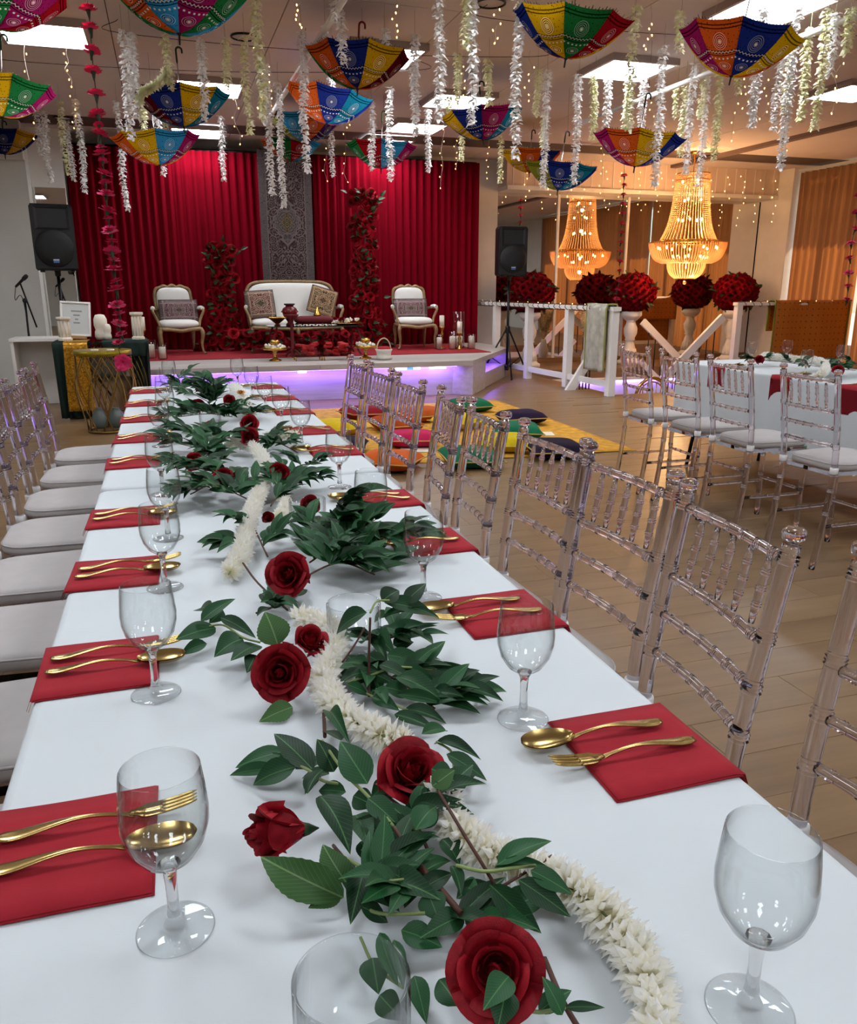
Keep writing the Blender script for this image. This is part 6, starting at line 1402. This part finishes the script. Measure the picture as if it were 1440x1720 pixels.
for (x, y), n in (((700, 755), 'between orange and green cushions'), ((905, 728), 'beside the nearest purple cushion')):
    p = onz(x, y, .012); tag(O('paper_sheet', MB().box(-.13, .13, -.09, .09, 0, .002), M_wax, None, (p.x, p.y, .0095), (0, 0, -.3)), 'white paper sheet on the yellow throw ' + n, 'paper', 'paper sheets on the throw')
# ================================================================== stair rails, pedestals, chandelier
def rail_run(e, A, B, posts, zt=1.03, lower=True):
    A, B = Vector(A), Vector(B); d = (B - A); L_ = d.length; a = math.atan2(d.y, d.x); M0 = Matrix.Translation(A) @ Matrix.Rotation(a, 4, 'Z')
    O('top_rail', MB().box(-.06, L_ + .06, -.055, .055, zt - .045, zt, M0, bev=0), M_white, e)
    for f in posts: O('post', MB().box(f * L_ - .045, f * L_ + .045, -.045, .045, 0, zt - .045, M0), M_white, e)
    if lower: O('lower_rail', MB().box(0, L_, -.02, .02, .10, .17, M0), M_white, e)
    n = int(L_ / .14); pts = []
    for i in range(n * 8): t_ = i / 8 / n * L_; an = i * PI / 4; pts.append(M0 @ Vector((t_, .075 * cos(an), zt - .022 + .04 * sin(an))))
    O('light_cord', MB().tube(pts, .0045, 5), M_cable, e)
    for i in range(int(L_ / .3)):
        t_ = (i + .5) * .3; O('fairy_bulb', BUL, None, e, M0 @ Vector((t_, -.07, zt + .015)))
e = tag(E('stair_balustrade', (0, 0, 0)), 'white balustrade wound with cord along the stairwell, near the loudspeaker', 'railing', 'white balustrades')
rail_run(e, (4.96, 8.50, 0), (4.70, 12.45, 0), (0, .25, .52, .78, 1.0))
e = tag(E('stair_balustrade', (0, 0, 0)), 'white balustrade right of the stairs with an orange cloth over it', 'railing', 'white balustrades')
rail_run(e, (8.16, 10.4, 0), (10.15, 10.4, 0), (0, .5, 1.0))
def stair_rail(a, b, label):
    e = tag(E('stair_handrail'), label, 'handrail', 'sloping stair handrails'); a, b = Vector(a), Vector(b); d = b - a; L_ = d.length; al = math.atan2(d.z, math.hypot(d.x, d.y)); az = math.atan2(d.y, d.x)
    M0 = Matrix.Translation(a) @ Matrix.Rotation(az, 4, 'Z') @ Matrix.Rotation(-al, 4, 'Y'); O('beam', MB().box(0, L_, -.025, .025, -.055, .055, M0), M_white, e)
    for i in range(1, 8): q = a.lerp(b, i / 8); O('spindle', MB().tube([q, q - Vector((0, 0, .62))], .009, 6), M_blackm, e)
    O('lower_beam', MB().box(0, L_, -.02, .02, -.04, .04, Matrix.Translation(Vector((0, 0, -.62))) @ M0), M_white, e); return e
p1, p2 = ony(1215, 532, 10.4), ony(1150, 600, 10.4); p3 = p1 + (p2 - p1) * 1.6
stair_rail(p1, p3, 'white sloping handrail running down left from the right balustrade')
p1, p2 = ony(1080, 540, 11.5), ony(1128, 590, 11.5); stair_rail(p1, p1 + (p2 - p1) * 1.8, 'white sloping handrail running down right beside the pedestal')
p1, p2 = ony(998, 590, 9.2), ony(962, 648, 9.2); stair_rail(p1, p1 + (p2 - p1) * 1.3, 'short white sloping handrail behind the near balustrade')
# gold round-back chair in the stairwell
gx = ony(1095, 655, 9.6); e = tag(E('gold_round_chair', (gx.x, 9.6, -1.6)), 'gold round-backed chair seen over the stair edge', 'chair'); zc_ = 1.6 + gx.z - .08
O('back_ring', MB().tube([(.24 * cos(k_ * PI / 16), 0, zc_ + .24 * sin(k_ * PI / 16)) for k_ in range(32)], .024, 8, closed=True), M_goldp, e); O('back_ring', MB().tube([(.19 * cos(k_ * PI / 16), 0, zc_ + .19 * sin(k_ * PI / 16)) for k_ in range(32)], .01, 8, closed=True), M_goldp, e)
for k_ in range(5): x = -.14 + .07 * k_; O('back_bar', MB().tube([(x, 0, zc_ - .17), (x, 0, zc_ + .17)], .007, 6), M_goldp, e)
O('seat', pad(.46, .44, .1), M_ivory, e, (0, -.2, zc_ - .35))
for sx in (-1, 1):
    for y in (0, -.38): O('leg', MB().tube([(sx * .19, y, zc_ - (.2 if y == 0 else .38)), (sx * .2, y, 0)], .016, 6), M_goldp, e)
# cloth over the near balustrade end
def rail_cloth(name, label, xa, xb, Yr_, zt, zb1, zb2, m, axis='x', trim=None):
    def fn(u, v):
        s = v * (zt - zb1 + .13 + zt - zb2); a = xa + (xb - xa) * u; w_ = .012 * sin(u * 14)
        if s < zt - zb1: o_, z = -.075 - .02 * sin(u * 11) - w_, zb1 + s
        elif s < zt - zb1 + .13: o_, z = -.075 + (s - (zt - zb1)) / .13 * .15, zt + .028
        else: o_, z = .075 + w_, zt - (s - (zt - zb1) - .13)
        return (a, Yr_ + o_, z) if axis == 'x' else (Yr_ + o_, a, z)
    o = O(name, MB().grid(fn, 26, 44), m, None, fix=False); md = o.modifiers.new('t', 'SOLIDIFY'); md.thickness = .004
    e = tag(E(name), label, 'cloth'); o.name = 'drape'; o.parent = e
    if trim:
        for u in (0, 1):
            O('border', MB().tube([Vector(fn(u, k_ / 44)) + (Vector((0, -.004, 0)) if axis == 'x' else Vector((-.004, 0, 0))) for k_ in range(45)], .012, 5), trim, e)
    return e
M_shawl = P('silver_green_shawl', 'b6b2a4', .55, metal=.2, var=.25, vscale=12, bump=.3, bscale=40)
rail_cloth('silver_shawl', 'silver shawl with green edging over the balustrade end', 8.52, 9.0, 4.945, 1.03, .28, .45, M_shawl, 'y', P('shawl_green', '8a8a4a', .6))
def gold_cloth():
    m = bpy.data.materials.new('orange_quilted'); m.use_nodes = True; t = NT(m); b = t.n['Principled BSDF']; b.inputs['Roughness'].default_value = .5
    sp = t.new('ShaderNodeSeparateXYZ'); t.link(t.coord('Object'), sp.inputs[0]); k_ = 34.
    g1_ = t.math('SINE', t.math('MULTIPLY', t.math('ADD', sp.outputs[0], sp.outputs[2]), k_)); g2_ = t.math('SINE', t.math('MULTIPLY', t.math('SUBTRACT', sp.outputs[0], sp.outputs[2]), k_))
    dot = t.math('GREATER_THAN', t.math('MULTIPLY', g1_, g2_), .90); nz = t.noise(90, 3)
    col = t.mix(nz, lin('8a4206'), lin('c47a1a')); col = t.mix(dot, col, lin('3a2608')); t.link(col, b.inputs['Base Color']); t.bump(t.noise(160, 2), .5, .004, b); return m
x0_, x1_ = ony(1306, 505, 10.3).x, ony(1432, 505, 10.3).x
rail_cloth('orange_cloth', 'orange dotted festive cloth with green edging over the right balustrade', x0_, min(x1_, 10.2), 10.4, 1.03, .15, .6, gold_cloth(), 'x', P('cloth_green_edge', '6f7a1c', .6))
# pedestals with rose balls
def pedestal(x, Y, n, h=.86):
    e = tag(E('white_pedestal', (x, Y, 0)), 'white baluster pedestal under the %s rose ball by the mirrors' % n, 'pedestal', 'white pedestals by the mirrors')
    O('base', MB().lathe([(.19, 0), (.19, .05), (.15, .07), (.13, .10)], 24), M_white, e); O('shaft', MB().lathe([(.13, .10), (.115, .2), (.07, .36), (.065, .38), (.09, .40), (.075, .42), (.11, .5), (.115, .58), (.08, .66), (.075, .70), (.1, .72)], 24), M_white, e); O('cap', MB().lathe([(.1, .72), (.16, .78), (.17, .8), (.17, h), (.001, h)], 24), M_white, e)
    for k_ in range(14): a = k_ * PI / 7; O('flute', MB().tube([(.128 * cos(a), .128 * sin(a), .11), (.1 * cos(a), .1 * sin(a), .25)], .012, 5), M_white, e)
    return e
def rose_ball(x, Y, z, R_, n, i):
    rd = random.Random(i); sp_ = []; lv = []; N = 150; c = Vector((x, Y, z))
    for k_ in range(N):
        zz = 1 - 2 * (k_ + .5) / N; a = k_ * 2.39996; r = math.sqrt(1 - zz * zz); d = Vector((r * cos(a), r * sin(a), zz * .82)); sp_.append((c + d * R_ * .9, d))
        if k_ % 4 == 0: lv.append((c + d * R_ * .97, (d.x + rd.uniform(-.5, .5), d.y + rd.uniform(-.5, .5), d.z + rd.uniform(-.5, .5))))
    e = arrangement('rose_ball', 'dense red rose ball %s' % n, 'flower arrangement', sp_, lv, .062, (x, Y, z - R_ * .8), 'rose balls on pedestals')
    O('core', MB().sphere((0, 0, R_ * .8), R_ * .82, 16, 10, (1, 1, .85)), P('floral_foam', '1c0a08', .9), e); return e
for i, ((x, y), n) in enumerate((((892, 486), ('left', 'left of the white balustrade corner')), ((1064, 484), ('middle', 'behind the near balustrade end')), ((1236, 484), ('right', 'under the big chandelier, right')))):
    p = ony(x, y, 12.1); pedestal(p.x, 12.1, n[0]); rose_ball(p.x, 12.1, .86 + .30, .37, n[1], i)
# chandelier
cc = ony(1158, 380, 11.0); ctop, cbot = ony(1158, 292, 11.0).z, ony(1158, 468, 11.0).z; RW_ = (ony(1213, 410, 11.0) - ony(1105, 410, 11.0)).length / 2
H_ = ctop - cbot; ch = tag(E('crystal_chandelier', (cc.x, 11.0, cbot)), 'large lit crystal bead chandelier hanging over the stairs', 'chandelier')
prof = [(.42, 1.), (.44, .9), (.47, .75), (.52, .6), (.6, .48), (.72, .38)]          # upper skirt (radius/RW, height)
bowl = [(1., .345), (.985, .30), (.93, .24), (.83, .185), (.66, .155)]
low = [(.50, .16), (.48, .10), (.40, .04), (.26, .0)]
BE = [(1, 0, 0), (-1, 0, 0), (0, 1, 0), (0, -1, 0), (0, 0, 1), (0, 0, -1)]; BFc = [(0, 2, 4), (2, 1, 4), (1, 3, 4), (3, 0, 4), (2, 0, 5), (1, 2, 5), (3, 1, 5), (0, 3, 5)]
def beads(pr, n, step, r):
    m = MB(); c = bez([(a * RW_, 0, b * H_) for a, b in pr], 8); acc = 0; keep = [c[0]]
    for a, b in zip(c, c[1:]):
        k_ = max(1, int((b - a).length / step)); keep += [a.lerp(b, (i + 1) / k_) for i in range(k_)]
    for j, q in enumerate(keep):
        for i in range(n): an = 2 * PI * (i + .5 * 0) / n; cx, cy = q.x * cos(an), q.x * sin(an); m.add([(cx + r * x, cy + r * y, q.z + r * 1.15 * z) for x, y, z in BE], BFc)
    return m
def crystal():
    m = bpy.data.materials.new('amber_crystal'); m.use_nodes = True; t = NT(m); t.n.remove(t.n['Principled BSDF'])
    r = t.new('ShaderNodeBsdfTranslucent'); r.inputs[0].default_value = lin('ffdcae'); g_ = t.new('ShaderNodeBsdfGlossy'); g_.inputs['Roughness'].default_value = .15; g_.inputs[0].default_value = lin('ffe2b8'); d = t.new('ShaderNodeBsdfTransparent')
    mx = t.new('ShaderNodeMixShader'); mx.inputs[0].default_value = .35; t.link(r.outputs[0], mx.inputs[1]); t.link(g_.outputs[0], mx.inputs[2]); m2 = t.new('ShaderNodeMixShader'); m2.inputs[0].default_value = .25; t.link(mx.outputs[0], m2.inputs[1]); t.link(d.outputs[0], m2.inputs[2]); t.link(m2.outputs[0], t.n['Material Output'].inputs[0]); return m
M_cry = crystal()
O('upper_bead_net', beads(prof, 46, .026, .0105), M_cry, ch, fix=False); O('bowl_bead_net', beads(bowl, 84, .026, .0115), M_cry, ch, fix=False); O('lower_bead_net', beads(low, 40, .026, .0105), M_cry, ch, fix=False)
def ringm(a, b, r): return MB().tube([(a * RW_ * cos(k_ * PI / 24), a * RW_ * sin(k_ * PI / 24), b * H_) for k_ in range(48)], r, 6, closed=True)
for a, b in ((.42, 1.), (.42, .94), (.74, .37), (1.0, .35), (.5, .16), (.26, 0)): O('gold_ring', ringm(a, b, .009), M_goldp, ch)
for k_ in range(8): an = k_ * PI / 4; O('arm', MB().tube([(.72 * RW_ * cos(an), .72 * RW_ * sin(an), .37 * H_), (RW_ * cos(an), RW_ * sin(an), .35 * H_)], .006, 5), M_goldp, ch)
M_hot = emis('chandelier_bulb', 'ffc470', 30, False); CBU = MB().sphere((0, 0, 0), .015, 10, 8, (1, 1, 1.4)).fix('bulb'); setmat(CBU, M_hot)
for zf, rf, n in ((.93, .25, 3), (.76, .25, 3), (.57, .3, 5), (.30, .78, 10), (.22, .35, 4)):
    for k_ in range(n): an = 2 * PI * k_ / n + zf * 5; O('bulb', CBU, None, ch, (rf * RW_ * cos(an), rf * RW_ * sin(an), zf * H_))
O('stem', MB().tube([(0, 0, .05 * H_), (0, 0, CEIL - cbot)], .008, 8), M_goldp, ch); O('drop', MB().sphere((0, 0, -.06), .028, 10, 8), M_cry, ch); O('drop_wire', MB().tube([(0, 0, .05 * H_), (0, 0, -.04)], .003, 5), M_goldp, ch)
O('ceiling_rose', MB().lathe([(.06, CEIL - cbot - .04), (.08, CEIL - cbot - .01), (.08, CEIL - cbot - .001)], 16), M_goldp, ch)
for zf, en in ((.85, 30), (.6, 44), (.27, 105), (.1, 28)):
    ld = bpy.data.lights.new('chandelier_glow', 'POINT'); ld.energy = en; ld.color = (1., .56, .24); ld.shadow_soft_size = .06; lo = bpy.data.objects.new('chandelier_glow', ld); COL.objects.link(lo); lo.parent = ch; ld.shadow_soft_size = .025; lo.location = (0, 0, zf * H_)
# ================================================================== right-hand table
banquet(1.2, 5.02, 3.45, 4.22, 'white cloth of the right-hand table with scalloped hem', .28, .02, 5)
for i, y in enumerate((4.55, 3.95, 3.42, 2.95)):
    tag(O('paper_napkin', NKH[i % 2], None, None, (3.45 + .003 + .15, y, TZ + .0006), (0, 0, PI)), '%s red napkin from the stairs hanging over the right-hand table edge' % ORD[i], 'napkin', 'red napkins on the right-hand table')
    cutlery('fork', 3.47 + LC, y + .03, PI, '%s gold fork from the stairs on the right-hand table' % ORD[i], group='gold cutlery on the right-hand table'); cutlery('spoon', 3.47 + LC, y - .02, PI, '%s gold spoon from the stairs on the right-hand table' % ORD[i], group='gold cutlery on the right-hand table')
for i, ((x, y), n) in enumerate((((1262, 612), 'at the far left'), ((1322, 592), 'behind the roses'), ((1352, 632), 'in front of the flowers'), ((1412, 612), 'at the right'))):
    p = onz(x, y, TZ); p = p if p.x < 4.15 else onx(x, y, 4.12); wine_glass(p.x, p.y, 'empty wine glass on the right-hand table ' + n, 'wine glasses on the right-hand table')
def at_(x, y, h): return onz(x, y, TZ + h)
auto_spray('leaf spray along the middle of the right-hand table, left part', [(1262, 606, .03), (1300, 606, .05), (1345, 612, .05)], 42, .07, .07, 77)
auto_spray('leaf spray along the middle of the right-hand table, right part', [(1350, 612, .04), (1390, 618, .05), (1438, 622, .04)], 42, .07, .07, 78)
auto_spray('leaf spray at the right end of the right-hand table flowers', [(1400, 612, .03), (1440, 614, .06), (1470, 620, .04)], 35, .07, .07, 79)
mum_garland('white chrysanthemum garland on the right-hand table', [(1283, 598, .05), (1300, 600, .06), (1345, 604, .06), (1370, 606, .06), (1392, 614, .05)], sc=1.35)
mum_garland('white chrysanthemum garland falling toward the near edge of the right-hand table', [(1390, 610, .06), (1384, 624, .05), (1376, 632, .03)], sc=1.3)
for (x, y), n in (((1276, 606), 'at the left of the right-hand table flowers'), ((1408, 624), 'at the right of the right-hand table flowers')):
    p = at_(x, y, .045); ax = toward(p, .6, 0).normalized(); big_rose(p - ax * .015, ax, .05, 'red rose ' + n, 1., 4, int(x))

# dried pampas plumes in the stairwell corner
rd = random.Random(6); p0 = ony(985, 600, 11.9); e = tag(E('pampas_plume', (p0.x, 11.9, 0)), 'cream pampas plumes in a slim vase by the mirrors', 'plant')
O('vase', MB().lathe([(.06, 0), (.08, .02), (.09, .15), (.05, .3), (.045, .34)], 16), M_white, e)
vs, fs = [], []
for k_ in range(7):
    a = rd.uniform(-.5, .5); c = bez([(0, 0, .3), (a * .2, rd.uniform(-.05, .05), .55), (a * .5, rd.uniform(-.1, .1), .85 + rd.uniform(-.1, .1))], 12)
    O('stalk', MB().tube(c[::3], .004, 5), P('dry_stalk', 'b8a070', .8), e)
    for q in c[9:]:
        for j in range(16):
            d = Vector((rd.gauss(0, 1), rd.gauss(0, 1), rd.gauss(.4, .6))).normalized() * rd.uniform(.04, .08); t_ = d.orthogonal().normalized() * .006; o_ = len(vs); vs += [q + t_, q - t_, q + d]; fs.append((o_, o_ + 1, o_ + 2))
stuff(O('plume', MB().add(vs, fs), P('pampas', 'd8c8a0', .9), e, fix=False))
